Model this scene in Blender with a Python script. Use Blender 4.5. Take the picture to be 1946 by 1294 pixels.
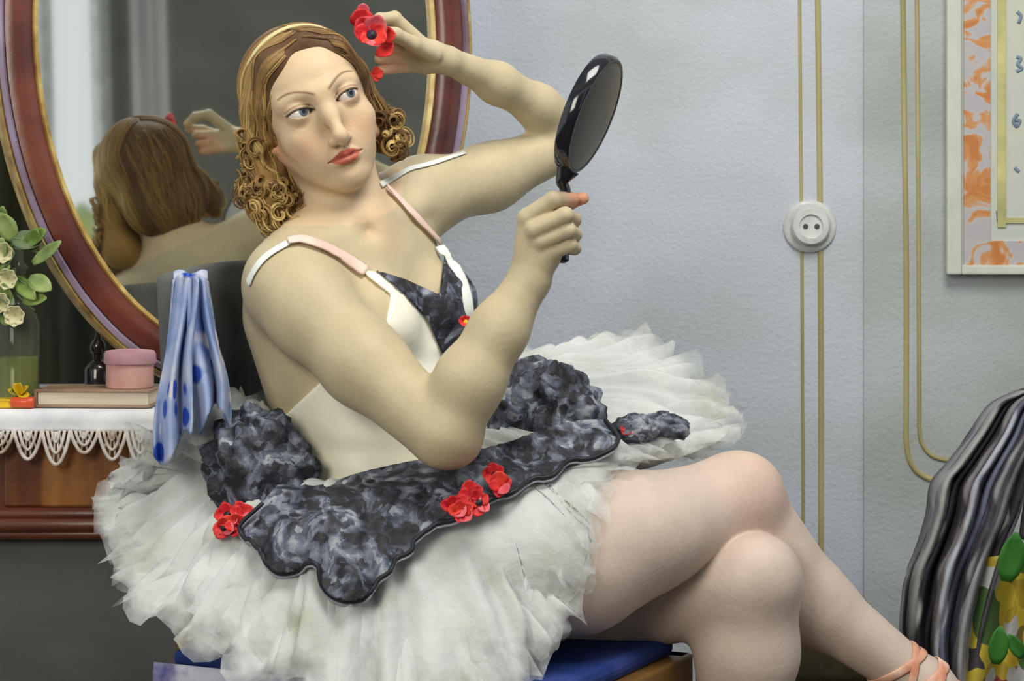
import bpy, bmesh, math, random
import numpy as np
from mathutils import Vector, Matrix, noise

for o in list(bpy.data.objects):
    bpy.data.objects.remove(o)
scene = bpy.context.scene
COL = scene.collection

# ------------------------------------------------------------------ camera
F_PX = 4290.0          # focal length in pixels of the 1946 x 1294 frame
CAM_D = 3.0            # camera stands 3 m in front of the sitter
EYE_Z = 1.04           # eye height
HOR = 400.0            # picture row of the horizon
cam = bpy.data.cameras.new('camera')
cam.sensor_width = 36.0
cam.lens = 36.0 * F_PX / 1946.0
cam.shift_y = -(647.0 - HOR) / 1946.0
cam.clip_start = 0.05
cam_o = bpy.data.objects.new('camera', cam)
COL.objects.link(cam_o)
cam_o.location = (0, -CAM_D, EYE_Z)
cam_o.rotation_euler = (math.radians(90), 0, 0)
scene.camera = cam_o

# ------------------------------------------------------------------ world and daylight
world = bpy.data.worlds.new('world')
scene.world = world
world.use_nodes = True
wn = world.node_tree.nodes
wn['Background'].inputs['Color'].default_value = (0.90, 0.95, 1.0, 1)
wn['Background'].inputs['Strength'].default_value = 1.0

def area_light(name, loc, target, size, sizey, power, color, spread=None):
    l = bpy.data.lights.new(name, 'AREA')
    l.shape = 'RECTANGLE'; l.size = size; l.size_y = sizey
    l.energy = power; l.color = color
    if spread: l.spread = math.radians(spread)
    o = bpy.data.objects.new(name, l)
    COL.objects.link(o)
    o.location = loc
    d = Vector(target) - Vector(loc)
    o.rotation_euler = d.to_track_quat('-Z', 'Y').to_euler()
    return o
# added overhead key light, no skylight in the ceiling, high front right
area_light('overhead_key_light', (0.55, -0.95, 3.15), (-0.02, 0.45, 1.1), 1.3, 1.2, 36, (1.0, 0.975, 0.93), 125)
# added fill light from the front left; no window stands there
area_light('front_left_fill', (-1.5, -3.3, 2.1), (-0.2, 0.1, 0.95), 1.2, 1.4, 68, (1.0, 0.95, 0.84))

scene.view_settings.view_transform = 'Standard'
scene.view_settings.look = 'None'
scene.view_settings.exposure = -0.18
scene.view_settings.gamma = 1.0
scene.view_settings.use_curve_mapping = False

# ------------------------------------------------------------------ helpers
def P(px, py, Y=0.0):
    """a point of the place: picture column and row at depth Y"""
    D = CAM_D + Y
    return Vector(((px - 973.0) * D / F_PX, Y, EYE_Z - (py - HOR) * D / F_PX))
def Pn(px, py, Y=0.0):
    return np.array(P(px, py, Y))

def srgb(r, g, b):
    f = lambda c: (c / 255 / 12.92) if c / 255 <= 0.04045 else ((c / 255 + 0.055) / 1.055) ** 2.4
    return (f(r), f(g), f(b), 1.0)

def link(o, parent=None):
    COL.objects.link(o)
    if parent is not None:
        o.parent = parent
    return o
def tag(o, label, cat, group=None):
    o['label'] = label; o['category'] = cat
    if group: o['group'] = group
    return o
def empty(name, loc, label=None, cat=None, group=None):
    o = bpy.data.objects.new(name, None)
    o.location = loc
    o.empty_display_size = 0.05
    COL.objects.link(o)
    if label: tag(o, label, cat, group)
    return o
def mesh(name, verts, faces, mat, parent=None, smooth=True):
    """verts in world space; parents are unrotated empties, so subtract their place"""
    off = Vector((0, 0, 0))
    p = parent
    while p is not None:
        off += p.location; p = p.parent
    me = bpy.data.meshes.new(name)
    verts = np.asarray(verts, dtype=np.float64).reshape(-1, 3) - np.array(off)
    me.from_pydata(verts.tolist(), [], [tuple(int(i) for i in f) for f in faces] if not isinstance(faces, np.ndarray) else faces.tolist())
    if smooth:
        me.polygons.foreach_set('use_smooth', [True] * len(me.polygons))
    if mat is not None:
        me.materials.append(mat)
    me.update()
    o = bpy.data.objects.new(name, me)
    return link(o, parent)
def solid(o, th, off=0.0):
    m = o.modifiers.new('thickness', 'SOLIDIFY'); m.thickness = th; m.offset = off
    return o
def bevel(o, w, seg=2):
    m = o.modifiers.new('bevel', 'BEVEL'); m.width = w; m.segments = seg; m.limit_method = 'ANGLE'
    return o
def subsurf(o, n=1):
    m = o.modifiers.new('subdivision', 'SUBSURF'); m.levels = n; m.render_levels = n
    return o

def box_vf(c, s, R=None):
    c = np.array(c, float); s = np.array(s, float) / 2
    v = np.array([[x, y, z] for x in (-1, 1) for y in (-1, 1) for z in (-1, 1)], float) * s
    if R is not None: v = v @ np.array(R).T
    f = [(0, 1, 3, 2), (4, 6, 7, 5), (0, 4, 5, 1), (2, 3, 7, 6), (0, 2, 6, 4), (1, 5, 7, 3)]
    return v + c, f
def box(name, c, s, mat, parent=None, R=None, bev=0.0):
    v, f = box_vf(c, s, R)
    o = mesh(name, v, f, mat, parent, smooth=False)
    if bev: bevel(o, bev)
    return o
def lathe_vf(profile, c, seg=32, axis=None, cap=True):
    """profile: (r, h) list from bottom to top"""
    ax = np.array(axis if axis is not None else (0, 0, 1), float); ax /= np.linalg.norm(ax)
    t = np.array((1, 0, 0)) if abs(ax[0]) < 0.8 else np.array((0, 1, 0))
    u = np.cross(ax, t); u /= np.linalg.norm(u); w = np.cross(ax, u)
    V = []; Fc = []
    for r, h in profile:
        for i in range(seg):
            a = 2 * math.pi * i / seg
            V.append(np.array(c) + ax * h + r * (u * math.cos(a) + w * math.sin(a)))
    n = len(profile)
    for j in range(n - 1):
        for i in range(seg):
            k = (i + 1) % seg
            Fc.append((j * seg + i, j * seg + k, (j + 1) * seg + k, (j + 1) * seg + i))
    if cap:
        Fc.append(tuple(range(seg - 1, -1, -1)))
        Fc.append(tuple((n - 1) * seg + i for i in range(seg)))
    return np.array(V), Fc
def lathe(name, profile, c, mat, parent=None, seg=32, axis=None, cap=True):
    v, f = lathe_vf(profile, c, seg, axis, cap)
    o = mesh(name, v, f, mat, parent)
    m = o.modifiers.new('edge', 'EDGE_SPLIT'); m.split_angle = math.radians(50)
    return o
def catmull(pts, n=8, closed=False):
    pts = [np.array(p, float) for p in pts]
    out = []
    N = len(pts)
    rng = range(N) if closed else range(N - 1)
    for i in rng:
        if closed:
            p0, p1, p2, p3 = pts[(i - 1) % N], pts[i], pts[(i + 1) % N], pts[(i + 2) % N]
        else:
            p1, p2 = pts[i], pts[i + 1]
            p0 = pts[i - 1] if i else 2 * p1 - p2
            p3 = pts[i + 2] if i + 2 < N else 2 * p2 - p1
        for k in range(n):
            t = k / n
            out.append(0.5 * (2 * p1 + (p2 - p0) * t + (2 * p0 - 5 * p1 + 4 * p2 - p3) * t * t + (3 * p1 - p0 - 3 * p2 + p3) * t ** 3))
    if not closed: out.append(pts[-1])
    return np.array(out)
def tube_vf(path, rad, seg=8, closed=False, flat=None, up=None):
    """sweep a circle (or an ellipse when flat = thickness ratio) along a path"""
    path = np.asarray(path, float); n = len(path)
    rad = np.full(n, rad) if np.isscalar(rad) else np.asarray(rad, float)
    T = np.gradient(path, axis=0)
    if closed:
        T = np.roll(path, -1, 0) - np.roll(path, 1, 0)
    T /= np.linalg.norm(T, axis=1)[:, None] + 1e-12
    V = []; Fc = []
    u = np.array((0, 0, 1.0)) if abs(T[0][2]) < 0.9 else np.array((1.0, 0, 0))
    for i in range(n):
        if up is not None: u = np.array(up[i] if np.ndim(up) > 1 else up, float)
        u = u - T[i] * np.dot(u, T[i]); u /= np.linalg.norm(u) + 1e-12
        w = np.cross(T[i], u)
        for k in range(seg):
            a = 2 * math.pi * k / seg
            fl = 1.0 if flat is None else flat
            V.append(path[i] + rad[i] * (w * math.cos(a) + u * math.sin(a) * fl))
    m = n if closed else n - 1
    for i in range(m):
        j = (i + 1) % n
        for k in range(seg):
            l = (k + 1) % seg
            Fc.append((i * seg + k, i * seg + l, j * seg + l, j * seg + k))
    if not closed:
        Fc.append(tuple(range(seg - 1, -1, -1)))
        Fc.append(tuple((n - 1) * seg + k for k in range(seg)))
    return np.array(V), Fc
def tube(name, path, rad, mat, parent=None, seg=8, closed=False, flat=None, up=None):
    v, f = tube_vf(path, rad, seg, closed, flat, up)
    return mesh(name, v, f, mat, parent)
def join_vf(parts):
    V = []; Fc = []; n = 0
    for v, f in parts:
        V.append(np.asarray(v)); Fc += [tuple(i + n for i in q) for q in f]; n += len(v)
    return np.concatenate(V), Fc
def grid_vf(fn, nu, nv, closed_u=False):
    V = [fn(i / (nu if closed_u else nu - 1), j / (nv - 1)) for j in range(nv) for i in range(nu)]
    Fc = []
    for j in range(nv - 1):
        for i in range(nu if closed_u else nu - 1):
            k = (i + 1) % nu
            Fc.append((j * nu + i, j * nu + k, (j + 1) * nu + k, (j + 1) * nu + i))
    return np.array([np.array(v) for v in V]), Fc

# ------------------------------------------------------------------ materials
def new_mat(name):
    m = bpy.data.materials.new(name); m.use_nodes = True
    nt = m.node_tree
    return m, nt, nt.nodes, nt.links, nt.nodes['Principled BSDF']
def brushed(name, cols, scale=(8, 8, 8), rough=0.6, bump=0.15, bscale=60, metallic=0.0, detail=3.0, spec=0.3, stretch=None, sheen=0.0):
    """colour mottled like dry brushwork: cols = list of (position, (r,g,b) 0-255)"""
    m, nt, N, L, b = new_mat(name)
    tc = N.new('ShaderNodeTexCoord'); mp = N.new('ShaderNodeMapping')
    mp.inputs['Scale'].default_value = scale
    L.new(tc.outputs['Object'], mp.inputs['Vector'])
    n1 = N.new('ShaderNodeTexNoise'); n1.inputs['Scale'].default_value = 1.0; n1.inputs['Detail'].default_value = detail
    L.new(mp.outputs[0], n1.inputs['Vector'])
    r = N.new('ShaderNodeValToRGB'); e = r.color_ramp.elements
    while len(e) < len(cols): e.new(0.5)
    for i, (p, c) in enumerate(cols):
        e[i].position = p; e[i].color = srgb(*c)
    L.new(n1.outputs['Fac'], r.inputs[0]); L.new(r.outputs[0], b.inputs['Base Color'])
    b.inputs['Roughness'].default_value = rough; b.inputs['Metallic'].default_value = metallic
    b.inputs['Specular IOR Level'].default_value = spec
    if bump:
        n2 = N.new('ShaderNodeTexNoise'); n2.inputs['Scale'].default_value = bscale; n2.inputs['Detail'].default_value = 4
        L.new(tc.outputs['Object'], n2.inputs['Vector'])
        bp = N.new('ShaderNodeBump'); bp.inputs['Strength'].default_value = bump; bp.inputs['Distance'].default_value = 0.004
        L.new(n2.outputs['Fac'], bp.inputs['Height']); L.new(bp.outputs[0], b.inputs['Normal'])
    return m
def flatm(name, c, rough=0.5, metallic=0.0, spec=0.4, bump=0.1):
    d = tuple(max(0, x * 0.86) for x in c); l = tuple(min(255, x * 1.08 + 2) for x in c)
    return brushed(name, [(0.3, d), (0.7, l)], (14, 14, 14), rough, bump, 90, metallic, spec=spec)
def attr_mat(name, rough=0.5, spec=0.3, bump=0.06, bscale=180, sss=0.0, noise_amt=0.0):
    """base colour from the mesh's own colour attribute (local colour of the thing: lips, brows, blush, stripes)"""
    m, nt, N, L, b = new_mat(name)
    at = N.new('ShaderNodeAttribute'); at.attribute_name = 'tint'
    tc = N.new('ShaderNodeTexCoord')
    n1 = N.new('ShaderNodeTexNoise'); n1.inputs['Scale'].default_value = 22; n1.inputs['Detail'].default_value = 5
    L.new(tc.outputs['Object'], n1.inputs['Vector'])
    mr = N.new('ShaderNodeMapRange'); mr.inputs['To Min'].default_value = 1 - noise_amt; mr.inputs['To Max'].default_value = 1 + noise_amt
    L.new(n1.outputs['Fac'], mr.inputs['Value'])
    mx = N.new('ShaderNodeVectorMath'); mx.operation = 'SCALE'
    L.new(at.outputs['Color'], mx.inputs[0]); L.new(mr.outputs[0], mx.inputs['Scale'])
    L.new(mx.outputs[0], b.inputs['Base Color'])
    b.inputs['Roughness'].default_value = rough; b.inputs['Specular IOR Level'].default_value = spec
    if sss:
        b.inputs['Subsurface Weight'].default_value = sss
        b.inputs['Subsurface Radius'].default_value = (0.012, 0.005, 0.003)
    n2 = N.new('ShaderNodeTexNoise'); n2.inputs['Scale'].default_value = bscale; n2.inputs['Detail'].default_value = 3
    L.new(tc.outputs['Object'], n2.inputs['Vector'])
    bp = N.new('ShaderNodeBump'); bp.inputs['Strength'].default_value = bump; bp.inputs['Distance'].default_value = 0.003
    L.new(n2.outputs['Fac'], bp.inputs['Height']); L.new(bp.outputs[0], b.inputs['Normal'])
    return m
def set_tint(o, rgb_lin):
    me = o.data
    a = me.color_attributes.new('tint', 'FLOAT_COLOR', 'POINT')
    c = np.ones((len(me.vertices), 4)); c[:, :3] = rgb_lin
    a.data.foreach_set('color', c.ravel())
def lin(r, g, b):
    return np.array(srgb(r, g, b)[:3])
def sstep(a, b, x):
    t = np.clip((x - a) / (b - a), 0, 1)
    return t * t * (3 - 2 * t)
# ------------------------------------------------------------------ smooth solids (signed distance fields) -> one continuous mesh
def nrm(v): return v / (np.linalg.norm(v) + 1e-12)
def rcone(a, b, ra, rb, k=0.02):
    a = np.array(a, float); b = np.array(b, float)
    ba = b - a; l2 = ba @ ba; rr = ra - rb; a2 = l2 - rr * rr; il2 = 1 / l2
    def f(p):
        pa = p - a; y = pa @ ba; z = y - l2
        w = pa * l2 - y[:, None] * ba
        x2 = np.einsum('ij,ij->i', w, w); y2 = y * y * l2; z2 = z * z * l2
        kk = np.sign(rr) * rr * rr * x2
        r = (np.sqrt(np.maximum(x2 * a2 * il2, 0)) + y * rr) * il2 - ra
        c1 = np.sign(z) * a2 * z2 > kk
        r = np.where(c1, np.sqrt(x2 + z2) * il2 - rb, r)
        c2 = (~c1) & (np.sign(y) * a2 * y2 < kk)
        return np.where(c2, np.sqrt(x2 + y2) * il2 - ra, r)
    return (f, k, 'u')
def ellip(c, r, R=None, k=0.02, op='u'):
    c = np.array(c, float); r = np.array(r, float); R = None if R is None else np.array(R, float)
    def f(p):
        q = p - c
        if R is not None: q = q @ R          # columns of R are the axes
        k0 = np.linalg.norm(q / r, axis=1); k1 = np.linalg.norm(q / (r * r), axis=1) + 1e-9
        return k0 * (k0 - 1) / k1
    return (f, k, op)
def sph(c, r, k=0.02, op='u'):
    c = np.array(c, float)
    return (lambda p: np.linalg.norm(p - c, axis=1) - r, k, op)
def sub(pr, k=None): return (pr[0], pr[1] if k is None else k, 's')
def smin(a, b, k):
    if k <= 0: return np.minimum(a, b)
    h = np.maximum(k - np.abs(a - b), 0) / k
    return np.minimum(a, b) - h * h * k * 0.25
def smax(a, b, k): return -smin(-a, -b, k)
class Solid:
    def __init__(s, groups):
        s.groups = groups                 # [(prims, join_k)]
    def __call__(s, p, act=None):
        tot = None
        for gi, (prims, kj) in enumerate(s.groups):
            d = None
            for pi, (f, k, op) in enumerate(prims):
                if act is not None and (gi, pi) not in act: continue
                v = f(p)
                if op == 'u': d = v if d is None else smin(d, v, k)
                elif d is not None: d = smax(d, -v, k)
            if d is None: continue
            tot = d if tot is None else smin(tot, d, kj)
        if tot is None: tot = np.full(len(p), 1.0)
        return tot
    def actives(s, C, hd):
        """which solids matter in each block of half diagonal hd around the centres C"""
        C = np.asarray(C)
        keys = []; D = []; U = []
        for gi, (prims, kj) in enumerate(s.groups):
            for pi, (f, k, op) in enumerate(prims):
                keys.append((gi, pi)); D.append(f(C)); U.append(op == 'u')
        D = np.array(D); U = np.array(U)
        m = np.maximum(D[U].min(0), 0)
        on = np.where(U[:, None], D < m + 2.1 * hd + 0.045, D < 1.5 * hd + 0.03)
        return [{keys[i] for i in np.flatnonzero(on[:, j])} for j in range(len(C))]
def eval_pts(field, pts, cell=0.06):
    if not isinstance(field, Solid): return field(pts)
    out = np.empty(len(pts))
    key = np.floor(pts / cell).astype(np.int64)
    kk = (key[:, 0] * 4001 + key[:, 1]) * 4001 + key[:, 2]
    order = np.argsort(kk, kind='stable'); ks = kk[order]
    st = np.flatnonzero(np.r_[True, ks[1:] != ks[:-1]]); en = np.r_[st[1:], len(ks)]
    hd = cell * 0.87
    acts = field.actives((key[order[st]] + 0.5) * cell, hd)
    for a, b, act in zip(st, en, acts):
        idx = order[a:b]
        out[idx] = field(pts[idx], act)
    return out
def polygonise(field, lo, hi, h, newton=1, B=14):
    lo = np.array(lo, float); hi = np.array(hi, float)
    n = np.ceil((hi - lo) / h / B).astype(int)
    N = n * B + 1
    Fv = np.full(N, 1.0, np.float32)
    hd = B * h * 0.87
    ii = np.stack(np.meshgrid(*[np.arange(k) for k in n], indexing='ij'), -1).reshape(-1, 3)
    cen = lo + (ii + 0.5) * B * h
    dc = eval_pts(field, cen, 0.10)
    g = np.stack(np.meshgrid(*[np.arange(B + 1)] * 3, indexing='ij'), -1).reshape(-1, 3) * h
    for bi, c, d in zip(ii, cen, dc):
        s = bi * B
        sl = tuple(slice(s[k], s[k] + B + 1) for k in range(3))
        if abs(d) > hd * 1.3 + 0.010:
            Fv[sl] = d; continue
    near = np.abs(dc) <= hd * 1.3 + 0.010
    acts = field.actives(cen[near], hd) if isinstance(field, Solid) else [None] * int(near.sum())
    for bi, c, act in zip(ii[near], cen[near], acts):
        s = bi * B
        sl = tuple(slice(s[k], s[k] + B + 1) for k in range(3))
        v = field(g + lo + s * h, act) if isinstance(field, Solid) else field(g + lo + s * h)
        Fv[sl] = v.reshape((B + 1,) * 3)
    S = Fv < 0
    cs = np.zeros(N - 1, np.int8)
    for a in (0, 1):
        for b in (0, 1):
            for c in (0, 1):
                cs += S[a:N[0] - 1 + a, b:N[1] - 1 + b, c:N[2] - 1 + c]
    cells = np.argwhere((cs > 0) & (cs < 8))
    ids = np.full(N - 1, -1, np.int32)
    ids[tuple(cells.T)] = np.arange(len(cells))
    acc = np.zeros((len(cells), 3)); cnt = np.zeros(len(cells))
    corners = [np.array(c) for c in ((0,0,0),(1,0,0),(0,1,0),(1,1,0),(0,0,1),(1,0,1),(0,1,1),(1,1,1))]
    for i in range(8):
        for ax in range(3):
            c0 = corners[i]
            if c0[ax]: continue
            c1 = c0.copy(); c1[ax] = 1
            v0 = Fv[tuple((cells + c0).T)].astype(float); v1 = Fv[tuple((cells + c1).T)].astype(float)
            m = (v0 < 0) != (v1 < 0)
            t = np.where(m, v0 / np.where(m, v0 - v1, 1), 0)
            pos = c0 + np.zeros((len(cells), 3)); pos[:, ax] = t
            acc[m] += pos[m]; cnt[m] += 1
    V = lo + (cells + acc / cnt[:, None]) * h
    quads = []
    for ax in range(3):
        b, c = (ax + 1) % 3, (ax + 2) % 3
        s0 = [slice(None)] * 3; s1 = [slice(None)] * 3
        s0[ax] = slice(0, -1); s1[ax] = slice(1, None)
        A = S[tuple(s0)]; Bm = S[tuple(s1)]
        e = np.argwhere(A != Bm)
        e = e[(e[:, b] > 0) & (e[:, c] > 0) & (e[:, b] < N[b] - 1) & (e[:, c] < N[c] - 1)]
        if not len(e): continue
        inside0 = S[tuple(e.T)]
        def cid(db, dc_):
            q = e.copy(); q[:, b] -= db; q[:, c] -= dc_
            return ids[tuple(q.T)]
        q = np.stack([cid(1, 1), cid(0, 1), cid(0, 0), cid(1, 0)], 1)
        q[~inside0] = q[~inside0][:, ::-1]
        quads.append(q)
    Q = np.concatenate(quads)
    for _ in range(newton):
        d0, gr = grad(field, V, h * 0.5)
        gl = np.linalg.norm(gr, axis=1)
        V = V - gr / (gl[:, None] ** 2 + 1e-6) * np.clip(d0, -h, h)[:, None]
    return V, Q
def grad(field, V, e):
    d0 = eval_pts(field, V)
    g = np.stack([eval_pts(field, V + e * np.eye(3)[i]) - d0 for i in range(3)], 1) / e
    return d0, g
def keep_faces(V, Q, mask):
    """mask per vertex: faces whose corners are all kept survive"""
    Q = Q[mask[Q].all(1)]
    used = np.unique(Q); re = np.full(len(V), -1); re[used] = np.arange(len(used))
    return V[used], re[Q]
def snap(field, pts, it=4, off=0.0):
    pts = np.array(pts, float)
    for _ in range(it):
        d, g = grad(field, pts, 0.0008)
        pts = pts - g / (np.linalg.norm(g, axis=1)[:, None] ** 2 + 1e-6) * (d - off)[:, None]
    return pts
# ------------------------------------------------------------------ the room
def struct(o):
    o['kind'] = 'structure'; return o
def wall_mat(name, c0, c1, c2):
    m, nt, N, L, b = new_mat(name)
    tc = N.new('ShaderNodeTexCoord')
    n1 = N.new('ShaderNodeTexNoise'); n1.inputs['Scale'].default_value = 1.7; n1.inputs['Detail'].default_value = 5
    mp = N.new('ShaderNodeMapping'); mp.inputs['Scale'].default_value = (1.6, 1.6, 2.6)
    L.new(tc.outputs['Object'], mp.inputs[0]); L.new(mp.outputs[0], n1.inputs['Vector'])
    r = N.new('ShaderNodeValToRGB'); e = r.color_ramp.elements; e.new(.5)
    for i, (p, c) in enumerate(((.32, c0), (.5, c1), (.68, c2))):
        e[i].position = p; e[i].color = srgb(*c)
    L.new(n1.outputs['Fac'], r.inputs[0])
    L.new(r.outputs[0], b.inputs['Base Color'])
    b.inputs['Roughness'].default_value = .75; b.inputs['Specular IOR Level'].default_value = .25
    # fine horizontal crazing of the old distemper
    w = N.new('ShaderNodeTexWave'); w.wave_type = 'BANDS'; w.bands_direction = 'Z'; w.wave_profile = 'SAW'
    w.inputs['Scale'].default_value = 9; w.inputs['Distortion'].default_value = 5; w.inputs['Detail'].default_value = 2; w.inputs['Detail Scale'].default_value = .8
    L.new(tc.outputs['Object'], w.inputs['Vector'])
    n2 = N.new('ShaderNodeTexNoise'); n2.inputs['Scale'].default_value = 120; n2.inputs['Detail'].default_value = 4
    L.new(tc.outputs['Object'], n2.inputs['Vector'])
    mm = N.new('ShaderNodeMath'); mm.operation = 'MULTIPLY_ADD'; mm.inputs[1].default_value = .7
    L.new(w.outputs['Fac'], mm.inputs[0]); L.new(n2.outputs['Fac'], mm.inputs[2])
    bp = N.new('ShaderNodeBump'); bp.inputs['Strength'].default_value = .28; bp.inputs['Distance'].default_value = .006
    L.new(mm.outputs[0], bp.inputs['Height']); L.new(bp.outputs[0], b.inputs['Normal'])
    return m
M_WALL = wall_mat('grey_blue_distemper', (184, 191, 194), (195, 202, 210), (203, 210, 222))
M_WALL2 = wall_mat('grey_green_distemper', (168, 175, 172), (180, 187, 186), (190, 197, 201))
WY = 1.15
struct(box('wall_back', (0, WY + .06, 1.5), (8.0, .12, 3.0), M_WALL))
# the shallow recess-and-panel to the right: a board standing proud of the wall
xr = P(1640, 0, WY).x
struct(box('wall_right', ((xr + 4.0) / 2, WY - .003, 1.5), (4.0 - xr, .006, 3.0), M_WALL2, bev=.0025))
M_FLOOR = brushed('dark_floor', [(.3, (58, 48, 40)), (.7, (82, 68, 56))], (2, 14, 2), .5, .1, 30)
struct(box('floor', (0, -1.4, -.05), (8.0, 5.4, .1), M_FLOOR))
struct(box('ceiling', (.6, -1.43, 3.55), (9.2, 5.3, .1), flatm('ceiling_white', (200, 200, 196), .9)))
# wall behind the easel, with the tall window the glass shows
M_FW = wall_mat('olive_grey_distemper', (120, 120, 112), (132, 132, 122), (142, 142, 132))
FY = -4.0
WX0, WX1, WZ0, WZ1 = 1.18, 2.04, .55, 2.85
for nm, c, s in (('wall_front', ((WX1 + 5.2) / 2, FY - .06, 1.5), (5.2 - WX1, .12, 3.0)),
                 ('wall_front', ((-4.0 + WX0) / 2, FY - .06, 1.5), (WX0 + 4.0, .12, 3.0)),
                 ('wall_front', ((WX0 + WX1) / 2, FY - .06, WZ0 / 2), (WX1 - WX0, .12, WZ0)),
                 ('wall_front', ((WX0 + WX1) / 2, FY - .06, (WZ1 + 3.0) / 2), (WX1 - WX0, .12, 3.0 - WZ1))):
    struct(box(nm, c, s, M_FW))
M_WIN = flatm('white_window_paint', (226, 228, 226), .4)
win = empty('window_1', ((WX0 + WX1) / 2, FY, WZ0)); win['kind'] = 'structure'
for x in (WX0 + .02, 1.42, 1.775, WX1 - .015):
    box('window_frame', (x, FY - .03, (WZ0 + WZ1) / 2), (.05, .07, WZ1 - WZ0), M_WIN, win, bev=.005)
for z in (WZ0 + .02, 1.30, WZ1 - .02):
    box('window_rail', ((WX0 + WX1) / 2, FY - .03, z), (WX1 - WX0, .06, .05), M_WIN, win, bev=.005)
box('window_sill', ((WX0 + WX1) / 2, FY + .06, WZ0 - .02), (WX1 - WX0 + .2, .16, .04), M_WIN, win, bev=.006)
# long pale curtain beside the window
M_CURT = brushed('pale_curtain', [(.3, (206, 212, 220)), (.5, (236, 232, 230)), (.7, (250, 246, 244))], (10, 10, 1), .8, .1, 40)
def curt(u, v):
    x = 2.055 + u * .17
    return (x, FY + .14 + .02 * math.sin(u * 17) + .006 * math.sin(u * 41 + v * 3), .30 + v * 2.5)
o = mesh('curtain', *grid_vf(curt, 70, 12), M_CURT); solid(o, .004)
tag(o, 'pale curtain hanging beside the tall window reflected in the oval mirror', 'curtain')

# garden beyond that window
M_HEDGE = brushed('garden_green', [(.3, (120, 140, 80)), (.5, (170, 184, 110)), (.7, (214, 206, 130))], (2.5, 2.5, 2.5), .9, .3, 12)
M_PEACH = brushed('peach_blossom', [(.3, (214, 170, 140)), (.7, (240, 206, 180))], (3, 3, 3), .9, .3, 12)
def shrub(c, r, seed, mat, label):
    def f(u, v):
        a = u * 6.2832; b = (v - .5) * math.pi
        d = Vector((math.cos(b) * math.cos(a), math.cos(b) * math.sin(a), math.sin(b)))
        k = 1 + .25 * noise.noise(d * 2.4 + Vector((seed, 0, 0))) + .12 * noise.noise(d * 7 + Vector((seed, 2, 0)))
        return Vector(c) + Vector((d.x * r[0], d.y * r[1], d.z * r[2])) * k
    o = mesh('garden_shrub', *grid_vf(f, 64, 36, closed_u=True), mat)
    tag(o, label, 'shrub')
shrub((4.35, -8.2, 1.15), (.75, .6, 1.15), 2.0, M_HEDGE, 'yellow-green garden shrub seen through the reflected window')
shrub((3.5, -10.2, 1.75), (.55, .5, .85), 5.0, M_PEACH, 'peach blossoming shrub seen through the reflected window')

# gilt panel mouldings on the wall
M_GILT = brushed('gilt_moulding', [(.3, (150, 142, 98)), (.55, (172, 162, 112)), (.75, (186, 178, 136))], (30, 30, 3), .5, .2, 70, spec=.4)
def mould(n, pts, r, Y):
    path = catmull([P(a, b, Y) for a, b in pts], 6)
    o = tube('trim_%d' % n, path, r, M_GILT, None, 8)
    struct(o)
mould(1, [(1519, -60), (1521, 200), (1524, 500), (1525, 760), (1526, 890), (1526, 1300), (1526, 1466)], .0036, WY + .001)
mould(2, [(1553, -60), (1556, 200), (1559, 500), (1560, 760), (1560, 892), (1560, 1300), (1560, 1466)], .0062, WY + .002)
mould(3, [(1715, -60), (1718, 200), (1722, 500), (1722, 760), (1722, 838), (1730, 878), (1750, 902), (1785, 914), (1850, 916), (2200, 916)], .0056, WY - .005)
mould(4, [(1742, -60), (1744, 200), (1746, 500), (1747, 760), (1748, 825), (1756, 850), (1775, 868), (1810, 876), (1870, 878), (2200, 878)], .0040, WY - .006)

# round porcelain wall socket
c = P(1538, 430, WY)
sk = empty('wall_socket', c, 'round white porcelain wall socket between the gilt wall mouldings', 'socket')
M_PORC = flatm('porcelain', (206, 210, 206), .3, bump=.3)
M_DARK = flatm('socket_hole', (70, 74, 72), .7)
lathe('base_plate', [(.048, 0), (.048, .006), (.043, .010), (.040, .010)], c, M_PORC, sk, 40, (0, -1, 0))
lathe('socket_body', [(.036, .008), (.036, .020), (.032, .026), (.022, .027), (.020, .023), (.001, .023)], c, M_PORC, sk, 40, (0, -1, 0))
for dx in (-.010, .011):
    lathe('pin_hole', [(.0048, .0225), (.0048, .0245), (.0030, .0246)], c + Vector((dx, 0, 0)), M_DARK, sk, 12, (0, -1, 0))

# framed ornamental sheet, upper right
Yp = WY - .030
pic = empty('framed_picture', P(1800, 520, Yp), 'pale framed sheet with orange scroll border hanging on the right wall', 'picture')
M_PALE = brushed('pale_mat', [(.3, (196, 202, 190)), (.7, (214, 218, 206))], (12, 12, 12), .7, .2, 60)
M_SHEET = brushed('pale_sheet', [(.3, (188, 196, 190)), (.5, (200, 206, 198)), (.7, (206, 210, 186))], (5, 5, 5), .8, .2, 50)
def ornament():
    m, nt, N, L, b = new_mat('orange_scroll_print')
    tc = N.new('ShaderNodeTexCoord')
    n1 = N.new('ShaderNodeTexNoise'); n1.inputs['Scale'].default_value = 17; n1.inputs['Detail'].default_value = 2; n1.inputs['Distortion'].default_value = 1.6
    L.new(tc.outputs['Object'], n1.inputs['Vector'])
    r = N.new('ShaderNodeValToRGB'); r.color_ramp.interpolation = 'LINEAR'; e = r.color_ramp.elements
    for _ in range(2): e.new(.5)
    for i, (p, cc) in enumerate(((.40, (182, 180, 184)), (.475, (190, 186, 184)), (.515, (206, 150, 98)), (.62, (196, 124, 66)))):
        e[i].position = p; e[i].color = srgb(*cc)
    L.new(n1.outputs['Fac'], r.inputs[0]); L.new(r.outputs[0], b.inputs['Base Color'])
    b.inputs['Roughness'].default_value = .7
    return m
M_ORN = ornament()
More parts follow.
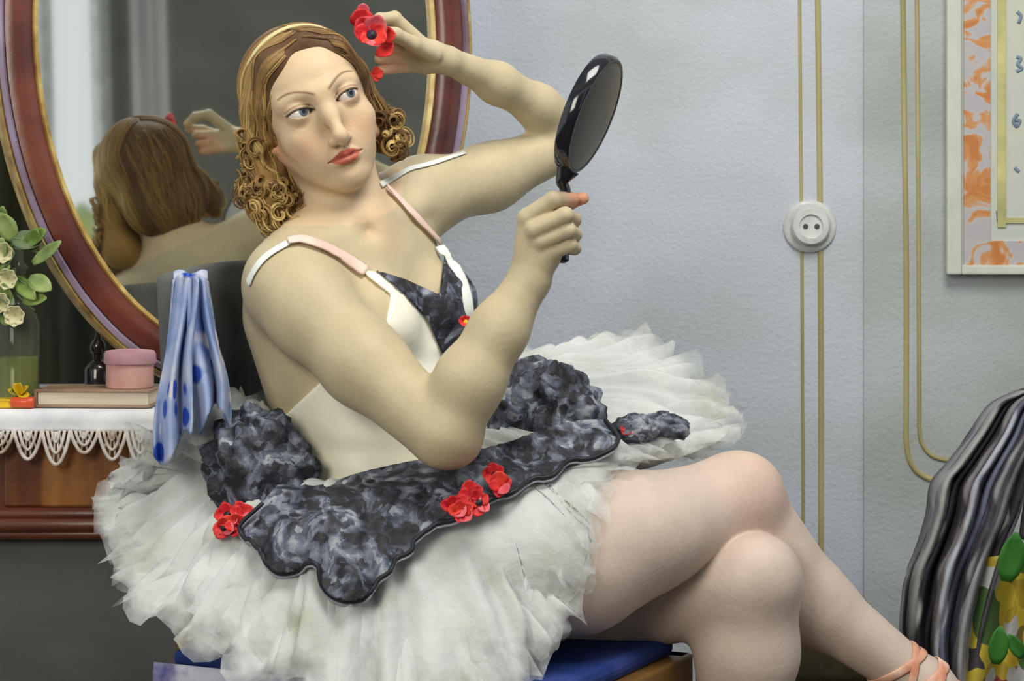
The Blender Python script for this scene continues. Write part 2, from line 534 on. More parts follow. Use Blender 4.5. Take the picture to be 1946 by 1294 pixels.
def px_box(name, x0, y0, x1, y1, Yf, th, mat, parent, bev=.0):
    a = P(x0, y0, Yf); d = P(x1, y1, Yf)
    return box(name, ((a.x + d.x) / 2, Yf + th / 2, (a.z + d.z) / 2), (abs(d.x - a.x), th, abs(a.z - d.z)), mat, parent, bev=bev)
px_box('backing_sheet', 1802, -240, 2160, 522, Yp + .004, .012, M_SHEET, pic)
px_box('frame_side', 1800, -240, 1828, 522, Yp - .006, .02, M_PALE, pic, .003)
px_box('frame_bottom', 1828, 504, 2160, 522, Yp - .006, .02, M_PALE, pic, .003)
px_box('border_side', 1832, -240, 1882, 504, Yp - .001, .005, M_ORN, pic)
px_box('border_bottom', 1882, 458, 2160, 504, Yp - .001, .005, M_ORN, pic)
M_YEL = flatm('yellow_rule', (196, 194, 134), .7)
px_box('inner_rule', 1896, -240, 1912, 432, Yp + .001, .004, M_YEL, pic)
px_box('inner_rule', 1912, 414, 2160, 424, Yp + .001, .004, M_YEL, pic)
M_INK = flatm('blue_ink', (128, 148, 166), .7)
for pts in ([(1933, 22), (1940, 30), (1936, 44)], [(1932, 108), (1940, 112), (1934, 122), (1942, 130), (1932, 136)], [(1934, 216), (1926, 230), (1932, 240), (1938, 230), (1930, 228)], [(1928, 318), (1936, 326)], [(1896, 400), (1898, 422)]):
    tube('ink_mark', catmull([P(a, b, Yp + .003) for a, b in pts], 5), .0032, M_INK, pic, 6, flat=.5, up=(0, 1, 0))
# ------------------------------------------------------------------ the sitter
person = empty('person', P(800, 1215, 0.0), 'woman in white tutu and black lace seated with legs crossed, hand raised to her hair', 'person')
def rot_head(r, y, p):
    cr, sr, cy, sy, cp, sp = [f(math.radians(a)) for a in (r, y, p) for f in (math.cos, math.sin)]
    A = np.array([[cr, -sr, 0], [sr, cr, 0], [0, 0, 1]]) @ np.array([[cy, 0, sy], [0, 1, 0], [-sy, 0, cy]]) @ np.array([[1, 0, 0], [0, cp, -sp], [0, sp, cp]])
    return np.stack([A[0], -A[2], A[1]])          # rows: world x, y, z ; columns: head right, up, forward
HR = rot_head(22.6, 15.0, 7.5)
HO = Pn(606, 236, 0.0)
def hl(x, y, z): return HO + HR @ np.array((x, y, z), float)
def to_head(p): return (p - HO) @ HR

Uv = nrm(np.array((-0.19, 0.0, 0.98))); Lv = np.array((0.56, 0.77, 0.32)); Lv = nrm(Lv - Uv * (Lv @ Uv)); Fw = nrm(np.cross(Uv, -Lv))
if Fw[1] > 0: Fw = -Fw
TR = np.stack([Lv, Fw, Uv], 1)

def chain(pts, k=0.02):
    """pts: (px, py, Y, r)"""
    return [rcone(Pn(*a[:3]), Pn(*b[:3]), a[3], b[3], k) for a, b in zip(pts[:-1], pts[1:])]

# --- head
head = []
E_ = lambda c, r, k=0.02: head.append(ellip(hl(*c), r, HR, k))
C_ = lambda a, b, ra, rb, k=0.012: head.append(rcone(hl(*a), hl(*b), ra, rb, k))
E_((0, .045, -.014), (.071, .080, .090))
E_((0, .052, .026), (.060, .060, .058), .03)
E_((0, -.008, .036), (.0555, .068, .046), .03)
E_((0, -.048, .042), (.037, .035, .038), .025)
for s in (-1, 1):
    C_((s * .050, -.024, .006), (s * .012, -.071, .062), .015, .012, .03)
    E_((s * .042, -.008, .056), (.020, .020, .022), .022)
    C_((s * .012, .043, .080), (s * .046, .043, .062), .011, .009, .014)
    E_((s * .028, -.032, .060), (.018, .022, .019), .02)
E_((0, -.040, .068), (.028, .024, .022), .016)
head.append(sph(hl(0, -.0725, .067), .0140, .018))
# sockets
for s in (-1, 1):
    head.append(sub(ellip(hl(s * .034, .0310, .096), (.020, .0110, .017), HR), .014))
# nose
C_((0, .040, .081), (0, .012, .0925), .0080, .0072, .016)
C_((0, .012, .0925), (0, -.014, .1065), .0072, .0080, .014)
head.append(sph(hl(0, -.019, .1068), .0084, .009))
for s in (-1, 1):
    head.append(ellip(hl(s * .0098, -.0225, .0955), (.0060, .0060, .0095), HR, .007))
C_((0, -.026, .106), (0, -.033, .093), .005, .006, .004)
for s in (-1, 1):
    head.append(sub(ellip(hl(s * .0062, -.0312, .0990), (.0032, .0026, .0056), HR), .003))
# lips
MY = -.0455
for s in (-1, 1):
    C_((0, MY + .0030, .0925), (s * .0075, MY + .0050, .0920), .0046, .0050, .004)
    C_((s * .0075, MY + .0048, .0920), (s * .0245, MY - .0002, .0790), .0050, .0022, .004)
    C_((0, MY - .0052, .0915), (s * .009, MY - .0048, .0898), .0058, .0056, .004)
    C_((s * .009, MY - .0048, .0898), (s * .0240, MY - .0008, .0785), .0056, .0022, .004)
for s in (-1, 1):
    head.append(sub(rcone(hl(0, MY - .0006, .0985), hl(s * .012, MY + .0004, .0955), .0011, .0011), .0022))
    head.append(sub(rcone(hl(s * .012, MY + .0004, .0955), hl(s * .0265, MY - .0006, .0815), .0011, .0008), .0022))
head.append(sub(ellip(hl(0, MY - .0165, .0960), (.014, .0045, .0060), HR), .010))   # under-lip hollow
head.append(sub(rcone(hl(0, -.034, .1010), hl(0, MY + .0105, .1005), .0022, .0022), .006))   # philtrum
# eyes and lids
EYE = [np.array((s * .0335, .0262, .0702)) for s in (-1, 1)]
ER = .0150
def almond(lp, ec, s):
    x = (lp[:, 0] - ec[0]) * s; y = lp[:, 1] - ec[1]
    w = .0182
    t = np.clip(x / w, -1.2, 1.2)
    yu = .0061 * (1 - np.abs(t) ** 2.2) + .0014 * t
    yl = -.0057 * (1 - np.abs(t) ** 2.0) + .0014 * t
    return np.minimum(yu - y, y - yl), yu, yl, t, y
for s, ec in zip((-1, 1), EYE):
    head.append(sph(hl(*ec), ER + .0024, .0045))
    def fo(p, ec=ec, s=s):
        lp = to_head(p)
        a = almond(lp, ec, s)[0] * 0.85
        return np.maximum(np.maximum(-a, np.linalg.norm(lp - ec, axis=1) - .026), ec[2] + .002 - lp[:, 2])
    head.append((fo, .0010, 's'))
    arc = [hl(ec[0] + s * x, ec[1] + .0108 * (1 - (x / .022) ** 2) + .0010 + .0012 * x / .016, ec[2] + math.sqrt(max(1e-6, (ER + .0034) ** 2 - x * x * .75 - .0098 ** 2 * .6))) for x in np.linspace(-.0155, .0170, 6)]
    for a, b in zip(arc[:-1], arc[1:]):
        head.append(sub(rcone(a, b, .0009, .0009), .0028))
# ears
for s in (-1, 1):
    er = HR @ np.array(Matrix.Rotation(math.radians(-18 * s), 3, 'Y')) @ np.array(Matrix.Rotation(math.radians(10), 3, 'X'))
    head.append(ellip(hl(s * .0715, -.006, -.006), (.0070, .0310, .0185), er, .006))
    head.append(sub(ellip(hl(s * .0795, -.002, -.003), (.0060, .0190, .0105), er), .004))
    head.append(ellip(hl(s * .0690, -.034, .000), (.0060, .0090, .0080), er, .006))
    head.append(sph(hl(s * .0700, -.010, .010), .0050, .006))

neck = [rcone(hl(0, -.030, -.020), Pn(646, 440, .045), .051, .056, .03), rcone(hl(0, -.055, .012), Pn(668, 420, .02), .034, .034, .03)]
# sternomastoid cords and the hollow between the collar bones
neck += [rcone(hl(.050, -.035, -.010), Pn(705, 436, -.012), .014, .010, .02), rcone(hl(-.050, -.035, -.010), Pn(688, 438, -.022), .014, .010, .02)]

# --- trunk
trunk = [
    ellip(Pn(690, 610, .035), (.138, .098, .165), TR, .04),
    ellip(Pn(676, 500, .035), (.135, .075, .085), TR, .04),
    ellip(Pn(735, 815, .02), (.128, .100, .14), TR, .05),
    ellip(Pn(770, 1020, .02), (.170, .130, .14), TR, .05),
    rcone(Pn(565, 600, -.01), Pn(648, 800, .03), .072, .085, .04),
    rcone(Pn(640, 440, .055), Pn(548, 530, -.06), .048, .054, .04),
    rcone(Pn(655, 430, .06), Pn(800, 372, .13), .050, .050, .04),
]
BR = [Pn(690, 612, .035) + Fw * .078 + Lv * sx for sx in (-.062, .060)]
trunk += [ellip(c, (.052, .050, .056), TR, .03) for c in BR]
# collar bones
trunk += [rcone(Pn(688, 446, -.020), Pn(585, 470, -.085), .010, .012, .018), rcone(Pn(708, 440, -.008), Pn(800, 385, .075), .010, .012, .018)]
trunk.append(sub(sph(Pn(699, 436, -.035), .017), .02))

arm_r = chain([(550, 545, -.085, .058), (690, 690, -.150, .050), (842, 825, -.205, .041)], .03)
arm_r += chain([(852, 818, -.208, .040), (893, 722, -.212, .0405), (948, 628, -.208, .0335), (1006, 532, -.200, .0255)], .022)
arm_r += [sph(Pn(866, 836, -.200), .0255, .02)]
arm_r += [ellip(Pn(590, 590, -.105), (.052, .050, .062), None, .03)]
hand_r = chain([(1006, 532, -.200, .0240), (1004, 418, -.214, .0135)], .012) + chain([(1008, 530, -.200, .0220), (1046, 474, -.216, .0115)], .012)
hand_r += [ellip(Pn(1032, 462, -.205), (.027, .017, .036), None, .012)]
hand_r += chain([(1003, 414, -.216, .0125), (1052, 379, -.226, .0102), (1086, 379, -.196, .0092)], .004)
hand_r += chain([(1016, 436, -.224, .0122), (1074, 409, -.234, .0100), (1090, 418, -.200, .0090), (1066, 424, -.186, .0085)], .004)
hand_r += chain([(1030, 458, -.222, .0115), (1080, 438, -.230, .0095), (1092, 446, -.200, .0086), (1066, 450, -.186, .0080)], .004)
hand_r += chain([(1044, 481, -.216, .0105), (1082, 466, -.222, .0086), (1092, 472, -.200, .0078), (1068, 474, -.188, .0074)], .004)
hand_r += chain([(1022, 480, -.180, .0150), (1050, 412, -.176, .0115), (1080, 384, -.178, .0095), (1108, 377, -.184, .0075)], .006)

arm_l = chain([(806, 372, .130, .050), (930, 337, .190, .043), (1084, 270, .245, .0325)], .03)
arm_l += chain([(1088, 252, .245, .0295), (1022, 202, .205, .0290), (945, 158, .150, .0265), (850, 114, .080, .0175)], .02)
arm_l += [sph(Pn(1104, 264, .250), .0225, .02)]
hand_l = chain([(850, 114, .080, .0170), (800, 88, .058, .0120)], .010) + chain([(850, 116, .080, .0160), (806, 124, .070, .0110)], .010)
hand_l += [ellip(Pn(818, 106, .066), (.024, .016, .020), None, .010)]
hand_l += chain([(800, 84, .056, .0112), (750, 34, .036, .0088), (722, 36, .020, .0080), (708, 52, .006, .0070)], .004)
hand_l += chain([(824, 104, .052, .0120), (786, 84, .026, .0108), (752, 66, .008, .0092), (722, 58, -.004, .0078)], .005)
hand_l += chain([(800, 100, .060, .0112), (752, 88, .034, .0088), (724, 82, .018, .0076)], .004)
hand_l += chain([(802, 114, .066, .0108), (756, 110, .046, .0088), (722, 112, .030, .0074)], .004)
hand_l += chain([(808, 126, .070, .0100), (764, 126, .056, .0086), (724, 134, .036, .0068)], .004)

leg_r = chain([(800, 1075, -.100, .100), (1090, 1062, -.100, .091), (1383, 957, .020, .0600)], .03)
leg_r += chain([(1400, 950, .025, .0570), (1545, 1146, .060, .0495), (1762, 1306, .060, .0315), (1780, 1330, .060, .0310)], .03)
leg_r += [sph(Pn(1418, 934, .010), .043, .03), ellip(Pn(1160, 1010, -.075), (.12, .075, .07), None, .04)]
leg_r += chain([(1772, 1322, .060, .030), (1850, 1392, .040, .026), (1930, 1470, .02, .016)], .02)
leg_l = chain([(830, 1150, .100, .092), (1150, 1136, .075, .076), (1420, 1110, -.030, .0600)], .03)
leg_l += chain([(1430, 1118, -.036, .0610), (1420, 1240, -.020, .0630), (1385, 1480, .000, .0440), (1360, 1815, .010, .0330)], .03)
leg_l += [sph(Pn(1450, 1085, -.055), .040, .03)]
leg_l += chain([(1360, 1815, .01, .034), (1398, 1858, -.06, .026), (1445, 1874, -.14, .018)], .02)

TRUNK = Solid([(trunk, 0.03), (neck, 0.035)])
BODY = Solid([(trunk, 0), (neck, .035), (head, .016), (arm_r, .022), (arm_l, .03), (leg_r, .012), (leg_l, .004), (hand_r, .008), (hand_l, .008)])
HEADS = Solid([(trunk, 0), (neck, .035), (head, .016), (arm_l, .03), (hand_l, .008)])

wr = Pn(1006, 532, -.200); dr = nrm(Pn(1030, 462, -.205) - Pn(948, 628, -.208))
wl = Pn(850, 114, .080); dl = nrm(Pn(800, 100, .060) - Pn(945, 158, .150))
def s_head(p): return (p - hl(0, -.072, 0)) @ nrm(HR @ np.array((0, .93, .36)))          # > 0 : head side
def s_handr(p): return np.minimum((p - wr) @ dr, .13 - np.linalg.norm(p - wr, axis=1))
def s_handl(p): return np.minimum((p - wl) @ dl, .15 - np.linalg.norm(p - wl, axis=1))
OV = .004
V0, Q0 = polygonise(BODY, (-.40, -.33, -.02), (.75, .36, 1.34), .0036)
m0 = ~((s_head(V0) > OV) & (np.linalg.norm(V0 - HO, axis=1) < .16)) & ~(s_handr(V0) > OV) & ~(s_handl(V0) > OV)
V0, Q0 = keep_faces(V0, Q0, m0)
HONLY = Solid([(trunk, 0), (neck, .035), (head, .016)])
V1, Q1 = polygonise(HONLY, HO - .155, HO + .155, .00125)
V1, Q1 = keep_faces(V1, Q1, (s_head(V1) > -OV))
HRS = Solid([(arm_r, 0), (hand_r, .008)]); HLS = Solid([(arm_l, 0), (hand_l, .008)])
V2, Q2 = polygonise(HRS, wr - np.array((.06, .06, .03)), wr + np.array((.11, .06, .14)), .0014)
V2, Q2 = keep_faces(V2, Q2, s_handr(V2) > -OV)
V3, Q3 = polygonise(HLS, wl - np.array((.13, .12, .05)), wl + np.array((.04, .05, .09)), .0014)
V3, Q3 = keep_faces(V3, Q3, s_handl(V3) > -OV)
VB = np.concatenate([V0, V1, V2, V3])
QB = np.concatenate([Q0, Q1 + len(V0), Q2 + len(V0) + len(V1), Q3 + len(V0) + len(V1) + len(V2)])

M_SKIN = attr_mat('skin', rough=.52, spec=.28, bump=.14, bscale=170, sss=.0, noise_amt=.16)
body = mesh('body', VB, QB, M_SKIN, person)
def skin_tint(V):
    lp = to_head(V)
    hx, hy, hz = lp[:, 0], lp[:, 1], lp[:, 2]
    ishead = (np.linalg.norm(V - HO, axis=1) < .15)
    c = np.tile(lin(192, 178, 145), (len(V), 1))
    px = 973 + V[:, 0] * F_PX / (CAM_D + V[:, 1]); py = HOR + (EYE_Z - V[:, 2]) * F_PX / (CAM_D + V[:, 1])
    def mix(col, w):
        nonlocal c
        w = np.clip(w, 0, 1)[:, None]
        c = c * (1 - w) + np.array(col) * w
    legs = sstep(940, 1100, px) * sstep(760, 900, py)
    mix(lin(204, 186, 172), legs)
    g = lambda cx, cy, sx, sy: np.exp(-((hx - cx) / sx) ** 2 - ((hy - cy) / sy) ** 2) * ishead * (hz > 0)
    for s in (-1, 1):
        mix(lin(216, 150, 122), .65 * g(s * .040, -.018, .022, .020))
        mix(lin(172, 146, 120), .60 * g(s * .034, .033, .020, .010))        # lids, their shading painted in
    mix(lin(226, 176, 140), .35 * g(0, -.024, .013, .012))
    mix(lin(222, 190, 154), .60 * ishead)
    # lips
    yy = hy - MY
    t = np.clip(np.abs(hx) / .0215, 0, 1.3)
    up_ = .0098 * (1 - t ** 1.7) - .0018 * np.exp(-(hx / .0035) ** 2); lo_ = -.0112 * (1 - t ** 2.1)
    inside = np.minimum(up_ - yy, yy - lo_)
    lipm = sstep(-.0008, .0010, inside) * ishead * (hz > .06)
    mix(lin(196, 96, 74), .90 * lipm)
    mix(lin(158, 66, 58), .75 * lipm * sstep(.0005, .0025, yy))
    mix(lin(120, 50, 44), .75 * np.exp(-((yy + .0004) / .0011) ** 2) * (np.abs(hx) < .023) * ishead * (hz > .06))
    # brows: thin pencilled arches
    for s in (-1, 1):
        x = hx * s
        u = np.clip((x - .010) / .044, -.2, 1.2)
        yb = .0435 + .0135 * np.sin(np.clip(u, 0, 1) * 2.25) - .0020 * np.clip(u, 0, 1)
        wd = .0021 * (1 - .45 * np.clip(u, 0, 1))
        m = np.exp(-((hy - yb) / wd) ** 2) * sstep(-.06, .05, u) * (1 - sstep(.93, 1.05, u)) * ishead * (hz > .03)
        mix(lin(104, 76, 52), .85 * m)
    # lash lines, and the lid fold's shade painted in
    for s, ec in zip((-1, 1), EYE):
        a, yu, yl, tt, y = almond(lp, ec, s)
        near = (np.abs(tt) < 1.08) * ishead * (np.linalg.norm(lp - ec, axis=1) < .026) * (hz > ec[2])
        mix(lin(64, 48, 42), .95 * near * np.exp(-((y - yu - .0008) / .0017) ** 2))
        mix(lin(150, 112, 92), .7 * near * np.exp(-((y - yl + .0006) / .0011) ** 2))
        mix(lin(128, 94, 72), .8 * near * np.exp(-((y - yu - .0050) / .0011) ** 2))
    # warm ears, knuckles, elbow
    for s in (-1, 1):
        mix(lin(228, 150, 112), .6 * np.exp(-(np.linalg.norm(lp - np.array((s * .072, -.01, 0)), axis=1) / .03) ** 2))
    for q, r_, a_ in ((Pn(1085, 380, -.2), .022, .6), (Pn(1108, 377, -.184), .014, .7), (Pn(870, 845, -.2), .035, .35), (Pn(735, 120, .04), .03, .4), (Pn(712, 445, -.02), .025, .3), (Pn(1430, 930, 0), .06, .2)):
        mix(lin(228, 140, 108), a_ * np.exp(-(np.linalg.norm(V - q, axis=1) / r_) ** 2))
    return c
set_tint(body, skin_tint(VB))

# eyeballs
M_EYE = attr_mat('eye', rough=.12, spec=.5, bump=0.0)
gaze = nrm(np.array((.30, .10, .95)))
for ec in EYE:
    th = np.linspace(0, math.pi, 40); ph = np.linspace(0, 2 * math.pi, 48, endpoint=False)
    a = nrm(np.cross(gaze, (0, 1, 0))); b = np.cross(gaze, a)
    Vl = np.array([gaze * math.cos(t) + (a * math.cos(f) + b * math.sin(f)) * math.sin(t) for t in th for f in ph]) * ER
    Vw = (Vl + ec) @ HR.T + HO
    Fq = [(j * 48 + i, j * 48 + (i + 1) % 48, (j + 1) * 48 + (i + 1) % 48, (j + 1) * 48 + i) for j in range(39) for i in range(48)]
    o = mesh('eyeball', Vw, Fq, M_EYE, person)
    ang = np.repeat(th, 48)
    c = np.tile(lin(222, 216, 204), (len(Vw), 1))
    c[ang < .46] = lin(50, 54, 60); c[ang < .42] = lin(92, 104, 114); c[ang < .20] = lin(28, 26, 28)
    set_tint(o, c)
# ------------------------------------------------------------------ hair
rng = np.random.default_rng(7)
hair = []
HE = lambda c, r, k=.015: hair.append(ellip(hl(*c), r, HR, k))
HC = lambda a, b, ra, rb, k=.015: hair.append(rcone(hl(*a), hl(*b), ra, rb, k))
HE((0, .052, -.020), (.0825, .0860, .0960))
hair.append(sub(ellip(hl(.002, -.004, .092), (.0675, .112, .066), HR), .006))
HE((-.004, -.025, -.058), (.078, .065, .042), .03)
HC((-.074, .045, .004), (-.084, -.020, .000), .020, .022)
HC((-.084, -.020, .000), (-.097, -.072, -.006), .022, .034)
HC((-.097, -.072, -.006), (-.080, -.100, -.012), .030, .020)
HC((.070, .045, .002), (.076, -.012, -.016), .015, .018)
HC((.076, -.012, -.016), (.084, -.048, -.022), .018, .026)
# soft roll of hair above the brow
HC((.004, .112, .048), (-.040, .098, .048), .012, .016, .02)
HC((-.040, .098, .048), (-.066, .055, .030), .016, .014, .02)
HC((.010, .110, .050), (.046, .088, .046), .010, .011, .02)
HC((.046, .088, .046), (.066, .045, .026), .011, .010, .02)
hair.append(sub(sph(hl(-.074, -.018, .028), .0200), .006))          # the ear shows in front of the curls
HAIR = Solid([(hair, 0)])
Vh, Qh = polygonise(HAIR, HO - .165, HO + .165, .0028)
M_HAIR = attr_mat('hair', rough=.6, spec=.25, bump=.5, bscale=90, noise_amt=.25)
hair_o = mesh('hair', Vh, Qh, M_HAIR, person)
lh = to_head(Vh)
palette = np.array([lin(84, 62, 44), lin(116, 88, 58), lin(150, 118, 70), lin(182, 152, 92), lin(214, 190, 126)])
def hair_col(n, a, b):
    q = rng.uniform(a, b, n) * (len(palette) - 1.001)
    i = q.astype(int); f = (q - i)[:, None]
    return palette[i] * (1 - f) + palette[i + 1] * f
hw = sstep(.050, .105, -lh[:, 0])[:, None]
set_tint(hair_o, lin(92, 68, 46) * (1 - hw) + lin(158, 124, 70) * hw)  # lighter tint on the outer left hair: rim light put into the colour
# locks: streamlines combed over the mass from the parting
NL = 1500
sx = np.where(rng.random(NL) < .60, -1.0, 1.0)
kind = rng.random(NL)
tt = rng.uniform(0, 1, NL)
start = np.stack([.004 + sx * rng.uniform(.000, .010, NL), .140 - .010 * np.abs(tt - .5), -.085 + .150 * tt], 1)
fr = kind < .50                                    # locks that frame the face
q_ = rng.uniform(0, 1, NL)
start[fr] = np.stack([.004 + sx * (.004 + .062 * q_), .120 - .075 * q_ ** 1.6, .070 - .036 * q_], 1)[fr]
bk = kind > .86                                    # back of the head
start[bk] = np.stack([sx * rng.uniform(0, .07, NL), .125 - .12 * q_, -.125 + 0 * q_], 1)[bk]
late = (kind > .50) & (kind < .70)
start[late, 0] += sx[late] * rng.uniform(.01, .06, late.sum())
ph = rng.uniform(0, 6.28, NL)
steps = 36
w = snap(HAIR, start @ HR.T + HO, 6, .001)
paths = [w.copy()]
zd = np.where(fr, .02, .16 + .16 * (1 - tt))
for st in range(steps):
    l = to_head(w)
    a = np.clip((l[:, 1] - .02) / .10, 0, 1)
    v = np.stack([sx * (.10 + 1.0 * a), -(1.15 - a) - .12, -zd * (.4 + a) + .40 * (1 - a) * np.sin(l[:, 1] * 75 + ph * .3)], 1)
    v[:, 0] += .45 * np.sin(l[:, 1] * 90 + ph * .5) * (1 - a)
    v[bk] = np.stack([.25 * np.sin(l[:, 1] * 80 + ph), -np.ones(NL), 0 * ph], 1)[bk]
    v = v @ HR.T
    d, g = grad(HAIR, w, .001)
    g /= np.linalg.norm(g, axis=1)[:, None] + 1e-9
    v -= g * np.einsum('ij,ij->i', v, g)[:, None]
    v /= np.linalg.norm(v, axis=1)[:, None] + 1e-9
    w = snap(HAIR, w + v * .0062, 1, .0010)
    paths.append(w.copy())
paths = np.stack(paths, 1)
parts = []; cols = []
for i in range(NL):
    n = int(rng.integers(16, steps))
    p = paths[i][:n]
    lz = to_head(p)
    bad = ((lz[:, 2] > .040) & (lz[:, 1] < .088) & (np.abs(lz[:, 0]) < .048)) | (np.linalg.norm(lz - np.array((-.074, -.018, .028)), axis=1) < .0185)
    if bad.any(): p = p[:max(1, int(np.argmax(bad)))]
    if len(p) < 6: continue
    rr = rng.uniform(.0008, .0022) * np.sin(np.linspace(.25, math.pi - .12, len(p))) ** .6
    v, f = tube_vf(p, rr, 5)
    outer_ = float(np.clip((-lz[:, 0].mean() - .040) / .045, 0, 1)) if sx[i] < 0 else float(np.clip((lz[:, 0].mean() - .055) / .05, 0, .6))
    base = hair_col(1, .02 + .50 * outer_, .45 + .55 * outer_)[0]  # locks go lighter outward, painting in the rim light
    parts.append((v, f)); cols.append(np.tile(base, (len(v), 1)))
def curl(c, r0, turns, rt, tilt, lift, col, sgn=1, ax=0.0):
    """a ringlet: a sheaf of fine strands wound in one spiral; c in head coordinates"""
    n = int(16 * turns) + 5
    ca, sa = math.cos(ax), math.sin(ax)
    for k in range(7):
        ox, oz = rng.normal(0, rt * .55), rng.normal(0, rt * .9)
        p = []
        for i in range(n):
            t = i / (n - 1); a = sgn * t * turns * 2 * math.pi + tilt
            r = (r0 + ox) * (1 - .62 * t)
            x, y, z = r * math.cos(a), r * math.sin(a) - lift * t * .8, lift * t + oz
            p.append(hl(c[0] + x * ca + z * sa, c[1] + y, c[2] - x * sa + z * ca))
        v, f = tube_vf(np.array(p), rng.uniform(.0009, .0016) * np.sin(np.linspace(.3, math.pi - .2, n)) ** .5, 5)
        parts.append((v, f)); cols.append(np.tile(np.clip(col * rng.uniform(.75, 1.25), 0, 1), (len(v), 1)))
def curl_mass(n, lo, hi, seed_cols):
    for _ in range(n):
        c_ = rng.uniform(lo, hi)
        q = snap(HAIR, hl(*c_)[None], 5, .001)[0]
        c_ = to_head(q[None])[0]
        if np.linalg.norm(c_ - np.array((-.074, -.016, .028))) < .024: continue
        sg = 1 if rng.random() < .5 else -1
        curl(c_, rng.uniform(.007, .014), rng.uniform(.7, 1.4), rng.uniform(.0032, .0056), rng.uniform(0, 6.28), rng.uniform(.002, .012), hair_col(1, *seed_cols)[0], sg, rng.uniform(-1.3, .9))
curl_mass(60, (-.130, -.118, .000), (-.072, -.030, .040), (.15, .95))
curl_mass(24, (.070, -.075, -.020), (.115, -.020, .020), (.2, 1.0))
curl_mass(16, (-.125, -.05, -.005), (-.085, .03, .020), (.3, .9))
vl, fl = join_vf(parts)
locks = mesh('hair_lock', vl, fl, M_HAIR, person)
locks['kind'] = 'stuff'
set_tint(locks, np.concatenate(cols))
# painted highlight on the crown hair, shaped as an ivory band
M_CROWN = flatm('ivory_highlight', (206, 196, 144), .6)
rp = snap(HAIR, np.array([hl(*q) for q in ((-.062, .105, .005), (-.045, .125, .012), (-.020, .135, .015), (.008, .138, .015), (.034, .130, .012), (.052, .112, .008))]), 5, .0015)
rp = snap(HAIR, catmull(rp, 6), 4, .0015)
tube('crown_highlight', rp,   .0062 * np.sin(np.linspace(.25, 2.9, len(rp))) ** .5, M_CROWN, person, 8, flat=.42, up=nrm(HR @ np.array((0, 1, .2))))

# ------------------------------------------------------------------ bodice and straps
def proj(p):
    D = CAM_D + p[:, 1]
    return np.stack([973 + p[:, 0] * F_PX / D, HOR + (EYE_Z - p[:, 2]) * F_PX / D], 1)
def poly_sd(q, poly):
    """signed distance to a polygon, negative inside"""
    poly = np.array(poly, float); d = np.full(len(q), 1e9); ins = np.zeros(len(q), bool)
    for a, b in zip(poly, np.roll(poly, -1, 0)):
        e = b - a; w = q - a
        t = np.clip((w @ e) / (e @ e), 0, 1)
        d = np.minimum(d, np.linalg.norm(w - t[:, None] * e, axis=1))
        c = ((a[1] > q[:, 1]) != (b[1] > q[:, 1])) & (q[:, 0] < (b[0] - a[0]) * (q[:, 1] - a[1]) / ((b[1] - a[1]) if b[1] != a[1] else 1e-9) + a[0])
        ins ^= c
    return np.where(ins, -d, d)
def shell(name, polyg, off, mat, lo, hi, h=.003, fold=0.0, thick=.012):
    def f(p):
        d = eval_pts(TRUNK, p)
        q = proj(p)
        if fold:
            d = d - fold * np.sin((p @ np.array((60., 20., 95.))) + 2.5 * np.sin(p @ np.array((23., 9., -31.))))
        a = smax(d - off, poly_sd(q, polyg) * .0007, .002)
        return smax(a, -(d + thick - off), .0)
    V, Q = polygonise(f, lo, hi, h, newton=0)
    return mesh(name, V, Q, mat, person)
M_CREAM = brushed('cream_satin', [(.3, (236, 232, 206)), (.5, (247, 245, 226)), (.7, (252, 251, 240))], (9, 9, 5), .5, .25, 45, spec=.4)
M_LACE = None
